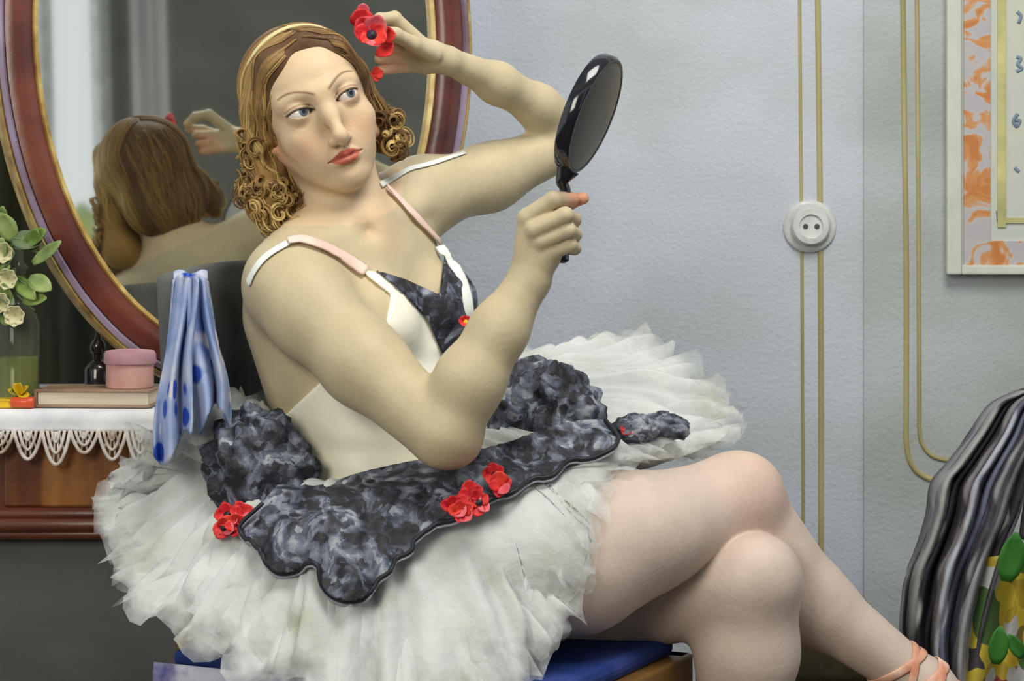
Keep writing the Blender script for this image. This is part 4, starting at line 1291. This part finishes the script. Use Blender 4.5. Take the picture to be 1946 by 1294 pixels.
# trinkets by the table edge
M_YELLOW = flatm('yellow_tin', (214, 176, 26), .4)
M_ORANGE = flatm('orange_red_lacquer', (214, 84, 44), .3)
M_NAVY = flatm('navy_glass', (30, 36, 56), .15, spec=.6)
M_TEAL = flatm('teal_enamel', (44, 92, 104), .3)
M_LEAF = brushed('leaf_green', [(.3, (66, 92, 40)), (.5, (112, 138, 66)), (.75, (156, 176, 104))], (20, 20, 20), .5, .2, 60)
yx = on_table(18, .345)
yt = empty('yellow_tin', (yx, .352, TT), 'flat yellow tin at the table edge below the decanter', 'tin')
box('tin_body', (yx, .352, TT + .005), (.054, .034, .010), M_YELLOW, yt, bev=.002)
box('tin_lid', (yx, .352, TT + .0115), (.056, .036, .004), M_YELLOW, yt, bev=.0015)
ix = on_table(75, .36)
ink = empty('ink_jar', (ix, .362, TT), 'small navy glass jar beside the yellow tin', 'jar')
lathe('jar_body', [(.010, 0), (.013, .003), (.013, .012), (.009, .016)], (ix, .362, TT), M_NAVY, ink, 20)
lathe('jar_lid', [(.010, .015), (.0105, .020), (.004, .023), (.004, .027), (.001, .028)], (ix, .362, TT), M_NAVY, ink, 20)
def petal_vf(c, d, up, ln, wd, cup=.3, n=7):
    """a cupped petal or leaf with thickness, from c along d"""
    d = nrm(np.array(d, float)); up = nrm(np.array(up, float) - d * (np.array(up, float) @ d)); s_ = np.cross(d, up)
    VV = []
    for sgn in (1, -1):
        for i in range(n):
            t = i / (n - 1); w = wd * math.sin(math.pi * min(.98, .08 + t * .90)) ** .7
            for k in (-1, -.5, 0, .5, 1):
                VV.append(np.array(c) + d * ln * t + s_ * w * k + up * (cup * ln * t * t + .35 * wd * k * k * math.sin(math.pi * t) + sgn * .0006))
    FF = []; m = n * 5
    for i in range(n - 1):
        for k in range(4):
            a = i * 5 + k
            FF.append((a, a + 1, a + 6, a + 5)); FF.append((m + a, m + a + 5, m + a + 6, m + a + 1))
    rim_ = [k for k in range(5)] + [i * 5 + 4 for i in range(1, n)] + [(n - 1) * 5 + k for k in (3, 2, 1, 0)] + [i * 5 for i in range(n - 2, 0, -1)]
    for a, b in zip(rim_, rim_[1:] + rim_[:1]): FF.append((a, m + a, m + b, b))
    return np.array(VV), FF
fx = on_table(40, .352)
fl0 = empty('fallen_blossom', (fx, .345, TT + .014), 'yellow blossom with green sepals lying on the yellow tin', 'flower')
fc = np.array((fx, .345, TT + .020))
for a in range(5):
    an = a * 1.257
    mesh('petal', *petal_vf(fc, (math.cos(an), -.2, math.sin(an) * .7 + .5), (0, -.6, 1), .018, .008), M_YELLOW, fl0)
for a in range(3):
    mesh('sepal', *petal_vf(fc - np.array((0, 0, .004)), (math.cos(a * 2.1), -.3, math.sin(a * 2.1) * .4 - .1), (0, -.5, 1), .018, .006), M_LEAF, fl0)
# lacquered lipstick case and a teal bead box hang over the runner edge: they stand on the table front
lx = on_table(42, .335)
lip = empty('lipstick_case', (lx, .338, TT), 'orange-red lacquer lipstick case lying on the runner edge', 'lipstick')
lathe('case', [(.0075, -.016), (.008, -.015), (.008, .004)], (lx, .3365, TT + .0085), M_ORANGE, lip, 16, (1, 0, 0))
lathe('cap', [(.0085, .004), (.0085, .016), (.007, .0175)], (lx, .3365, TT + .0085), M_ORANGE, lip, 16, (1, 0, 0))

# bouquet in the upper left: stems in a dark vase behind the decanter
vx = on_table(-62, .42)
bq = empty('bouquet', (vx, .42, TT), 'bunch of green leaves and pale blossoms in a dark vase, left edge', 'bouquet')
M_VASE = flatm('dark_vase', (44, 48, 40), .3)
lathe('vase', [(.030, 0), (.040, .02), (.046, .08), (.034, .13), (.022, .16), (.026, .175)], (vx, .42, TT), M_VASE, bq, 28)
M_LEAF2 = brushed('pale_leaf', [(.3, (96, 118, 66)), (.5, (140, 162, 96)), (.75, (176, 190, 140))], (20, 20, 20), .5, .2, 60)
M_LEAF3 = brushed('grey_leaf', [(.3, (70, 84, 64)), (.5, (104, 122, 88)), (.75, (140, 150, 122))], (20, 20, 20), .5, .2, 60)
M_PETAL = brushed('pale_petal', [(.3, (176, 176, 128)), (.5, (204, 200, 156)), (.75, (222, 214, 180))], (24, 24, 24), .6, .2, 60)
rb = random.Random(4)
base = np.array((vx, .42, TT + .17))
stems_px = [(22, 430, .36), (58, 470, .35), (84, 482, .35), (10, 500, .35), (48, 540, .345), (5, 560, .35), (66, 590, .345), (-10, 450, .37), (30, 600, .345), (-20, 520, .36), (40, 455, .36), (20, 620, .345)]
for i, (a, b, Yb) in enumerate(stems_px):
    tip = np.array(P(a, b, Yb))
    mid = (base + tip) / 2 + np.array((rb.uniform(-.02, .01), -.01, .04))
    pth = catmull([base, mid, tip], 8)
    tube('stem', pth, .0018, M_LEAF3, bq, 6)
    for k in range(3):
        an = rb.uniform(0, 6.28)
        c_ = pth[int(len(pth) * (.62 + .18 * k)) - 2]
        mesh('leaf', *petal_vf(c_, (math.cos(an), -.25, math.sin(an) * .8), (rb.uniform(-.4, .4), -1, .5), rb.uniform(.032, .055), rb.uniform(.010, .016), .2), (M_LEAF, M_LEAF2, M_LEAF3)[rb.randrange(3)], bq)
mesh('leaf', *petal_vf(P(62, 500, .345), (.85, -.1, .5), (0, -1, .4), .058, .010, .25), M_LEAF2, bq)
mesh('leaf', *petal_vf(P(55, 528, .345), (.75, -.1, -.4), (0, -1, .4), .040, .014, .1), M_LEAF2, bq)
for i, (a, b, Yb) in enumerate(((16, 530, .345), (2, 575, .345), (30, 600, .34), (8, 480, .35))):
    c_ = np.array(P(a, b, Yb))
    for k in range(7):
        an = k * .9 + i
        mesh('petal', *petal_vf(c_, (math.cos(an), -.45, math.sin(an)), (0, -1, 0), .020, .009, .25), M_PETAL, bq)

# ------------------------------------------------------------------ the sitter's chair
M_UPH = brushed('slate_blue_upholstery', [(.3, (58, 60, 64)), (.5, (88, 90, 90)), (.7, (112, 112, 108))], (8, 8, 4), .8, .3, 60)
M_BLUE = brushed('cobalt_upholstery', [(.3, (16, 34, 84)), (.5, (26, 52, 118)), (.72, (60, 76, 146)), (.85, (120, 126, 176))], (9, 9, 9), .75, .3, 60)
M_CHW = brushed('honey_wood', [(.3, (92, 64, 28)), (.5, (134, 98, 46)), (.7, (166, 128, 66))], (4, 4, 20), .4, .15, 50, spec=.5)
cA = np.array((-.447, -.06, 0)); cw = nrm(np.array((.44, .9, 0))); cn = nrm(np.array((.9, -.44, 0))); CWD = .38; CDP = .56; SZ = .470
CR = np.stack([cw, cn, (0, 0, 1)], 1)
chair = empty('chair', cA + cw * CWD / 2 + cn * CDP / 2, 'honey wood chair with cobalt seat and slate back under the seated woman', 'chair')
def cp(u, v, z): return cA + cw * CWD * u + cn * CDP * v + np.array((0, 0, z))
box('seat', cp(.5, .5, SZ - .014), (CWD - .005, CDP - .005, .026), M_BLUE, chair, CR, .010)
for u in (0, 1): box('seat_rail', cp(u, .5, SZ - .056), (.034, CDP + .03, .06), M_CHW, chair, CR, .004)
for v in (0, 1): box('seat_rail', cp(.5, v, SZ - .056), (CWD + .03, .034, .06), M_CHW, chair, CR, .004)
for u in (0, 1):
    ub = .20 + .66 * u
    tube('leg', [cp(u, .97, SZ - .07), cp(u, .98, .25), cp(u, 1.0, 0)], [.022, .018, .014], M_CHW, chair, 10)
    tube('leg', [cp(u, .02, SZ - .07), cp(u, .0, .25), cp(u, -.06, 0)], [.022, .018, .014], M_CHW, chair, 10)
    tube('back_post', [cp(ub, -.03, SZ - .1), cp(ub, -.05, .70), cp(ub, -.09, .935)], [.018, .016, .013], M_CHW, chair, 10)
M_LAV = brushed('lavender_print', [(.40, (186, 186, 204)), (.56, (200, 200, 214)), (.66, (130, 128, 168)), (.74, (48, 58, 132))], (16, 16, 16), .8, .3, 60)
def valance(u, v):
    p = cp(-.085, u * .72, SZ - .012 - .20 * v)
    return p + np.array(cw) * (-.012 * math.sin(u * 42) * v - .006 * v)
o = mesh('seat_valance', *grid_vf(valance, 60, 14), M_LAV, chair); solid(o, .003)
bz0, bz1 = .53, .955
o = mesh('backrest', *grid_vf(lambda u, v: cp(u * .86 + .12, -.02 - .05 * v + .03 * math.sin(math.pi * u), bz0 + (bz1 - bz0) * v + .016 * math.sin(math.pi * u) * v), 16, 10), M_UPH, chair)
solid(o, .045, 0); bevel(o, .012, 3)

# blue and white scarf over the near post of the chair
def scarf_mat():
    m, nt, N, L, b = new_mat('blue_spotted_silk')
    tc = N.new('ShaderNodeTexCoord')
    v = N.new('ShaderNodeTexVoronoi'); v.inputs['Scale'].default_value = 24
    L.new(tc.outputs['Object'], v.inputs['Vector'])
    mr = N.new('ShaderNodeMapRange'); mr.inputs['From Min'].default_value = .26; mr.inputs['From Max'].default_value = .36
    L.new(v.outputs['Distance'], mr.inputs['Value'])
    n1 = N.new('ShaderNodeTexNoise'); n1.inputs['Scale'].default_value = 13; n1.inputs['Detail'].default_value = 4
    L.new(tc.outputs['Object'], n1.inputs['Vector'])
    r = N.new('ShaderNodeValToRGB'); e = r.color_ramp.elements; e.new(.5)
    for i, (p, c) in enumerate(((.36, (112, 138, 190)), (.5, (156, 172, 208)), (.64, (190, 194, 206)))):
        e[i].position = p; e[i].color = srgb(*c)
    L.new(n1.outputs['Fac'], r.inputs[0])
    r2 = N.new('ShaderNodeValToRGB'); e = r2.color_ramp.elements
    r2.color_ramp.interpolation = 'CONSTANT'
    e[0].position = 0; e[0].color = srgb(34, 74, 176); e[1].position = .55; e[1].color = srgb(200, 196, 206)
    L.new(v.outputs['Color'], r2.inputs[0])
    mx = N.new('ShaderNodeMixRGB'); L.new(mr.outputs[0], mx.inputs[0]); L.new(r2.outputs[0], mx.inputs[1]); L.new(r.outputs[0], mx.inputs[2])
    L.new(mx.outputs[0], b.inputs['Base Color']); b.inputs['Roughness'].default_value = .6
    return m
M_SCARF = scarf_mat()
scarf = empty('scarf', P(350, 530, -.06), 'blue and white spotted silk scarf hung over the chair back', 'scarf')
def fall(x0a, x0b, x1a, x1b, y0, y1, Ya, Yb, seed, nf=3.2):
    def f(u, v):
        xa = x0a + (x1a - x0a) * v; xb = x0b + (x1b - x0b) * v
        Y = Ya + (Yb - Ya) * v + .014 * (.4 + v) * math.sin(u * nf * 6.28 + seed) + .006 * math.sin(u * 17 + v * 4 + seed)
        return P(xa + (xb - xa) * u + 9 * math.sin(v * 6 + seed + u * 2) * v, y0 + (y1 - y0 + 34 * math.sin(u * 5 + seed)) * v - 14 * math.sin(math.pi * u) * (1 - v), Y)
    return f
o = mesh('scarf_fall', *grid_vf(fall(330, 378, 292, 356, 532, 850, -.125, -.135, .5, 1.7), 30, 44), M_SCARF, scarf); solid(o, .003)
o = mesh('scarf_fall', *grid_vf(fall(350, 392, 370, 446, 534, 800, -.118, -.125, 2.2, 1.9), 30, 40), M_SCARF, scarf); solid(o, .003)
def over(u, v):
    a = math.pi * v
    return P(330 + 64 * u, 534 - 16 * math.sin(a) - 4 * math.sin(u * 9), -.112 + .115 * v + .006 * math.sin(u * 14))
o = mesh('scarf_fold', *grid_vf(over, 24, 14), M_SCARF, scarf); solid(o, .003)
o = mesh('scarf_fall', *grid_vf(fall(338, 396, 330, 420, 534, 760, .005, -.0 + .01, 4.0), 24, 24), M_SCARF, scarf); solid(o, .003)

# ------------------------------------------------------------------ hand mirror
M_MBLK = flatm('black_lacquer', (26, 28, 36), .12, spec=.7, bump=.03)
M_MBACK = brushed('tortoise_lacquer', [(.3, (48, 42, 40)), (.5, (70, 62, 56)), (.7, (92, 78, 64))], (9, 9, 9), .22, .05, 50, spec=.6)
M_SILV, *_ = new_mat('silver_glass'); _b = M_SILV.node_tree.nodes['Principled BSDF']
_b.inputs['Metallic'].default_value = 1; _b.inputs['Roughness'].default_value = .05; _b.inputs['Base Color'].default_value = (.75, .77, .76, 1)
hmd = nrm(np.array((.386, 0.02, .922))); hmn = nrm(np.array((.867, -.33, -.363))); hmn = nrm(hmn - hmd * (hmn @ hmd)); hms = np.cross(hmd, hmn)
hmc = np.array(P(1122, 217, -.205)); RA, RB_ = .0775, .0690
hm = empty('hand_mirror', P(1076, 420, -.200), 'black oval hand mirror held up in the woman\'s fist', 'hand mirror')
def hdisc(name, prof, mat, n=72):
    """prof: (fraction of radius offset in m, height)"""
    VV = []; k = len(prof)
    for i in range(n):
        a = 2 * math.pi * i / n
        for off, h in prof:
            VV.append(hmc + hmd * (RA + off) * math.cos(a) + hms * (RB_ + off) * math.sin(a) + hmn * h)
    FF = [(i * k + j, i * k + j + 1, ((i + 1) % n) * k + j + 1, ((i + 1) % n) * k + j) for i in range(n) for j in range(k - 1)]
    FF.append(tuple(i * k for i in range(n))); FF.append(tuple(i * k + k - 1 for i in range(n))[::-1])
    o = mesh(name, VV, FF, mat, hm)
    m = o.modifiers.new('edge', 'EDGE_SPLIT'); m.split_angle = math.radians(45)
    return o
hdisc('rim', [(-.010, -.012), (-.002, -.012), (.0, -.008), (.0, .004), (-.003, .008), (-.006, .008), (-.008, .005)], M_MBLK)
hdisc('mirror_back', [(-.006, .004), (-.007, .0075), (-.020, .009), (-.05, .0105)], M_MBACK)
hdisc('mirror_glass', [(-.009, -.009), (-.009, -.0125)], M_SILV)
hb = hmc - hmd * (RA - .004)
hpath = catmull([hb, hb - hmd * .018, np.array(P(1074, 362, -.203)), np.array(P(1072, 420, -.203)), np.array(P(1070, 478, -.203)), np.array(P(1069, 500, -.203))], 6)
tube('handle', hpath, np.interp(np.linspace(0, 1, len(hpath)), [0, .12, .25, .6, .95, 1], [.016, .010, .0065, .0075, .008, .004]), M_MBLK, hm, 14)

# ------------------------------------------------------------------ red flowers
M_RED = brushed('poppy_red', [(.3, (150, 22, 30)), (.5, (204, 38, 42)), (.7, (226, 74, 54))], (30, 30, 30), .5, .25, 80)
M_RED2 = brushed('pink_red', [(.3, (196, 70, 84)), (.6, (222, 110, 118)), (.8, (236, 160, 164))], (30, 30, 30), .5, .2, 80)
M_EYEF = flatm('poppy_eye', (24, 22, 40), .5)
M_STAM = flatm('yellow_stamen', (232, 190, 40), .5)
def flower_parts(c, face, r, parent, n=6, mats=(M_RED,), eye=M_EYEF, seed=0, ruff=.35):
    rr_ = random.Random(seed)
    face = nrm(np.array(face, float)); t = np.array((0, 0, 1.)) if abs(face[2]) < .8 else np.array((1., 0, 0))
    u = nrm(np.cross(face, t)); w_ = np.cross(face, u)
    for i in range(n):
        a = 2 * math.pi * i / n + rr_.uniform(-.25, .25); l = r * rr_.uniform(.8, 1.15)
        d = u * math.cos(a) + w_ * math.sin(a) + face * rr_.uniform(.05, .5)
        mesh('petal', *petal_vf(np.array(c), d, face, l, l * rr_.uniform(.42, .6), ruff * rr_.uniform(.2, 1.2)), mats[i % len(mats)], parent)
    if eye:
        lathe('flower_eye', [(r * .26, 0), (r * .26, r * .12), (r * .12, r * .22), (.0005, r * .24)], np.array(c) + face * r * .06, eye, parent, 14, face)
pop = empty('poppy', P(712, 74, -.045), 'red poppy with dark eye held to the woman\'s hair', 'flower')
flower_parts(P(706, 68, -.052), (.12, -.95, .2), .026, pop, 7, (M_RED, M_RED, M_RED2), seed=3)
for (a, b, Yb, d, l, mt) in ((690, 52, -.03, (-.15, -.2, 1), .026, M_RED), (690, 26, -.03, (.1, -.3, 1), .014, M_RED2), (722, 86, -.04, (.6, -.4, -.5), .024, M_RED), (728, 70, -.045, (.8, -.4, .1), .020, M_RED)):
    mesh('petal', *petal_vf(P(a, b, Yb), d, (0, -1, .1), l, l * .62, .1), mt, pop)
bud = empty('flower_bud', P(717, 141, -.02), 'small red bud tucked in the hair below the raised hand', 'flower')
flower_parts(P(717, 141, -.030), (.2, -.95, .1), .010, bud, 5, (M_RED,), None, seed=9)
def spray(name, pts, seed, mats=(M_RED, M_RED, M_RED2), r=.017, bvhs=(BVH_L, BVH_S), eye=M_EYEF):
    g0 = None
    for i, (a, b) in enumerate(pts):
        q = None
        for bv in bvhs:
            q, nn = hit(bv, a, b, .006)
            if q is not None: break
        if q is None: q = np.array(P(a, b, -.15))
        q = q + np.array((0, -.012 - (.012 if name == 'bodice_flower' else 0), 0))
        if g0 is None:
            g0 = bpy.data.objects.new(name, None); g0.location = Vector(q) - person.location; link(g0, person)
        flower_parts(q, (.1 * (i % 3 - 1), -.9, .35), r, g0, 5, mats, eye if i % 2 == 0 else None, seed + i)
    return g0
spray('red_flower_spray', [(440, 982), (462, 978), (430, 1004), (455, 1000)], 20)
spray('red_flower_spray', [(866, 962), (894, 946), (908, 958), (880, 976)], 40)
spray('red_flower_spray', [(940, 908), (950, 930)], 60)
spray('red_flower_spray', [(1190, 815)], 70, r=.012)
g = spray('bodice_flower', [(880, 608)], 80, (M_RED,), .011, (BVH_B,), M_STAM)

# ------------------------------------------------------------------ ballet ribbons at the ankle
LEGS = Solid([(leg_r, 0)])
M_RIBP = brushed('salmon_ribbon', [(.3, (206, 130, 96)), (.5, (226, 176, 150)), (.7, (238, 214, 198))], (26, 26, 26), .5, .2, 60)
ax0 = Pn(1545, 1146, .060); ax1 = Pn(1762, 1306, .060); axd = nrm(ax1 - ax0)
e1_ = nrm(np.cross(axd, (0, 1, 0))); e2_ = np.cross(axd, e1_)
for s0, slope, wd in ((.142, .55, .006), (.160, -.55, .006), (.180, .4, .007), (.198, -.4, .007), (.218, .3, .008)):
    ring_ = []
    for i in range(36):
        a = 2 * math.pi * i / 36
        ring_.append(ax0 + axd * (s0 + slope * .030 * math.cos(a)) + (e1_ * math.cos(a) + e2_ * math.sin(a)) * .036)
    ring_ = snap(LEGS, np.array(ring_), 5, .002)
    ups = ring_ - (ax0 + np.outer((ring_ - ax0) @ axd, axd))
    tube('ankle_ribbon', ring_, wd, M_RIBP, person, 8, closed=True, flat=.2, up=ups)

M_SHOE = brushed('salmon_satin', [(.3, (206, 150, 124)), (.7, (234, 190, 168))], (12, 12, 12), .45, .1, 60)
def foot(name, pts, grow):
    V, Q = polygonise(Solid([(chain([(a, b, c, r + grow) for a, b, c, r in pts], .02), 0)]), np.min([Pn(*p[:3]) for p in pts], 0) - .05, np.max([Pn(*p[:3]) for p in pts], 0) + .05, .004)
    mesh(name, V, Q, M_SHOE, person)
foot('ballet_shoe', [(1800, 1347, .053, .0285), (1850, 1392, .040, .0265), (1930, 1470, .02, .0165)], .004)
foot('ballet_shoe', [(1364, 1836, .00, .030), (1398, 1858, -.06, .027), (1445, 1874, -.14, .0185)], .004)

# ------------------------------------------------------------------ second chair with shawl, right edge
arm = empty('armchair', P(1990, 1294, .35), 'dark wooden chair almost hidden under the striped shawl at right', 'chair')
M_DKW = flatm('dark_chair_wood', (52, 40, 34), .4)
def q3(px, py, Y): return np.array(P(px, py, Y))
tube('back_rail', catmull([q3(1890, 800, .34), q3(1950, 762, .36), q3(2060, 756, .40), q3(2170, 800, .44)], 6), .020, M_DKW, arm, 10)
for a, Ya in ((1880, .34), (2180, .44)):
    x = P(a, 800, Ya).x
    tube('back_post', [(x, Ya, P(a, 796, Ya).z), (x, Ya - .01, .5), (x, Ya + .03, 0)], [.018, .020, .016], M_DKW, arm, 10)
sx0, sx1 = P(1880, 1294, .34).x, P(2180, 1294, .44).x
box('seat', ((sx0 + sx1) / 2, .62, .42), (sx1 - sx0, .44, .06), M_DKW, arm, bev=.01)
for x in (sx0 + .03, sx1 - .03):
    tube('leg', [(x, .80, .40), (x, .82, 0)], [.020, .014], M_DKW, arm, 10)
def shawl_mat():
    m = attr_mat('striped_shawl', rough=.75, bump=.5, bscale=60, noise_amt=.35)
    return m
M_SHAWL = shawl_mat()
shawl = empty('shawl', P(1900, 760, .30), 'grey and black striped shawl draped in folds over the chair at right', 'shawl')
# edge curves in the picture's frame with their own depth: outer (left) edge and inner (right) edge of the fall
outer = catmull([(1930, 744, .315), (1880, 770, .305), (1842, 822, .29), (1800, 880, .275), (1770, 918, .265), (1760, 980, .255), (1742, 1040, .25), (1722, 1090, .245), (1714, 1150, .24), (1712, 1210, .235), (1730, 1300, .23), (1740, 1420, .22)], 8)
inner = catmull([(2020, 744, .335), (2000, 770, .31), (1985, 830, .28), (1965, 880, .255), (1950, 930, .24), (1935, 980, .23), (1915, 1030, .22), (1895, 1090, .21), (1875, 1160, .205), (1860, 1230, .20), (1850, 1320, .195), (1845, 1420, .19)], 8)
nU, nV = 90, len(outer)
SV = []; SU = []
for j in range(nV):
    for i in range(nU):
        u = i / (nU - 1); v = j / (nV - 1)
        p = outer[j] * (1 - u) + inner[j] * u
        fold_ = .022 * (.35 + v) * math.sin(u * 3.6 * 6.283 + 1.2 * math.sin(v * 4)) + .008 * math.sin(u * 9 * 6.283 + v * 6)
        SV.append(P(p[0], p[1], p[2] - .03 * math.sin(math.pi * u) + fold_)); SU.append((u, v))
SF = [(j * nU + i, j * nU + i + 1, (j + 1) * nU + i + 1, (j + 1) * nU + i) for j in range(nV - 1) for i in range(nU - 1)]
o = mesh('shawl_fall', SV, SF, M_SHAWL, shawl); solid(o, .004)
SU = np.array(SU)
stripes = [(.00, (92, 92, 100)), (.05, (120, 122, 126)), (.13, (146, 148, 148)), (.22, (28, 28, 36)), (.34, (44, 42, 48)), (.40, (112, 110, 112)), (.46, (158, 162, 172)), (.52, (84, 88, 104)), (.60, (98, 102, 122)), (.66, (60, 58, 66)), (.72, (128, 130, 134)), (.80, (152, 154, 156)), (.86, (150, 150, 148)), (.90, (40, 38, 44)), (1.0, (70, 70, 76))]
sp_, sc_ = np.array([s[0] for s in stripes]), np.array([lin(*s[1]) for s in stripes])
uu = np.clip(SU[:, 0] + .018 * np.sin(SU[:, 1] * 23) + .012 * np.sin(SU[:, 1] * 51 + SU[:, 0] * 20), 0, 1)
ii_ = np.clip(np.searchsorted(sp_, uu, side='right') - 1, 0, len(sp_) - 1)
jj_ = np.clip(ii_ + 1, 0, len(sp_) - 1)
f_ = sstep(.55, 1.0, (uu - sp_[ii_]) / np.maximum(sp_[jj_] - sp_[ii_], 1e-6))[:, None]
set_tint(o, sc_[ii_] * (1 - f_) + sc_[jj_] * f_)
# second fall of the shawl to the right of the rail
def fall2(u, v):
    return P(1968 + 120 * u - 30 * v, 752 + 270 * v + 10 * math.sin(u * 6), .30 - .05 * v + .02 * math.sin(u * 16 + v * 2))
V, Fq = grid_vf(fall2, 40, 30)
o = mesh('shawl_fall', V, Fq, M_SHAWL, shawl); solid(o, .004)
uu = np.tile(np.linspace(0, 1, 40), 30)
set_tint(o, np.where((np.sin(uu * 30) > 0)[:, None], lin(120, 122, 130), lin(66, 68, 80)))
# flowered fabric below the shawl
def flowered():
    m, nt, N, L, b = new_mat('flowered_fabric')
    tc = N.new('ShaderNodeTexCoord')
    v = N.new('ShaderNodeTexVoronoi'); v.inputs['Scale'].default_value = 30; v.inputs['Randomness'].default_value = 1
    n1 = N.new('ShaderNodeTexNoise'); n1.inputs['Scale'].default_value = 9; n1.inputs['Detail'].default_value = 2
    mm = N.new('ShaderNodeMixRGB'); mm.inputs[0].default_value = .12
    L.new(tc.outputs['Object'], n1.inputs['Vector']); L.new(tc.outputs['Object'], mm.inputs[1]); L.new(n1.outputs['Color'], mm.inputs[2]); L.new(mm.outputs[0], v.inputs['Vector'])
    sep = N.new('ShaderNodeSeparateColor'); L.new(v.outputs['Color'], sep.inputs[0])
    r = N.new('ShaderNodeValToRGB'); r.color_ramp.interpolation = 'CONSTANT'; e = r.color_ramp.elements
    for _ in range(5): e.new(.5)
    for i, (p, c) in enumerate(((0, (150, 132, 36)), (.34, (176, 158, 48)), (.60, (62, 92, 44)), (.72, (48, 46, 52)), (.80, (104, 92, 50)), (.88, (160, 162, 164)), (.95, (120, 50, 50)))):
        e[i].position = p; e[i].color = srgb(*c)
    L.new(sep.outputs[0], r.inputs[0]); L.new(r.outputs[0], b.inputs['Base Color']); b.inputs['Roughness'].default_value = .7
    return m
M_FLOW = flowered()
def ff_(u, v):
    return P(1800 + 330 * u + 20 * (1 - v) , 1010 + 420 * v + 60 * (1 - u) * (1 - v), .235 - .05 * v + .022 * math.sin(u * 21 + v * 3) - .03 * u)
o = mesh('flowered_cloth', *grid_vf(ff_, 60, 40), M_FLOW); solid(o, .004)
tag(o, 'yellow and green flowered cloth hanging from the right-hand chair', 'cloth')

M_GRN = brushed('leaf_print_green', [(.3, (34, 92, 30)), (.7, (62, 128, 48))], (20, 20, 20), .6, .2, 60)
for a, b, Yb, d, l in ((1912, 1105, .175, (.18, -.1, 1), .072), (1892, 1262, .150, (.1, -.1, 1), .055), (1944, 1250, .150, (-.5, -.1, .8), .040)):
    o2 = mesh('leaf_motif', *petal_vf(P(a, b, Yb), d, (0, -1, 0), l, l * .26, .03), M_GRN, o)

# dark olive footstool added to stand for the shadow behind the crossed calf
M_OLV = brushed('dark_olive_shade', [(.3, (40, 38, 28)), (.5, (58, 54, 38)), (.7, (78, 68, 46))], (9, 9, 9), .85, .3, 60)
fx0, fx1 = P(1340, 0, .34).x, P(1712, 0, .34).x
fs = empty('shade_stool', ((fx0 + fx1) / 2, .50, 0), 'dark olive plush footstool added to stand for the shadow behind the crossed legs', 'shade_stool')
v_, f_q = box_vf(((fx0 + fx1) / 2, .50, .375), (fx1 - fx0, .32, .10))
cu = mesh('cushion', v_, f_q, M_OLV, fs, smooth=True); bevel(cu, .03, 5)
box('frame', ((fx0 + fx1) / 2, .50, .30), (fx1 - fx0 - .02, .30, .06), M_DKW, fs, bev=.006)
for x in (fx0 + .03, fx1 - .03):
    for y in (.38, .62):
        lathe('leg', [(.014, 0), (.020, .05), (.015, .12), (.022, .27)], (x, y, 0), M_DKW, fs, 14)
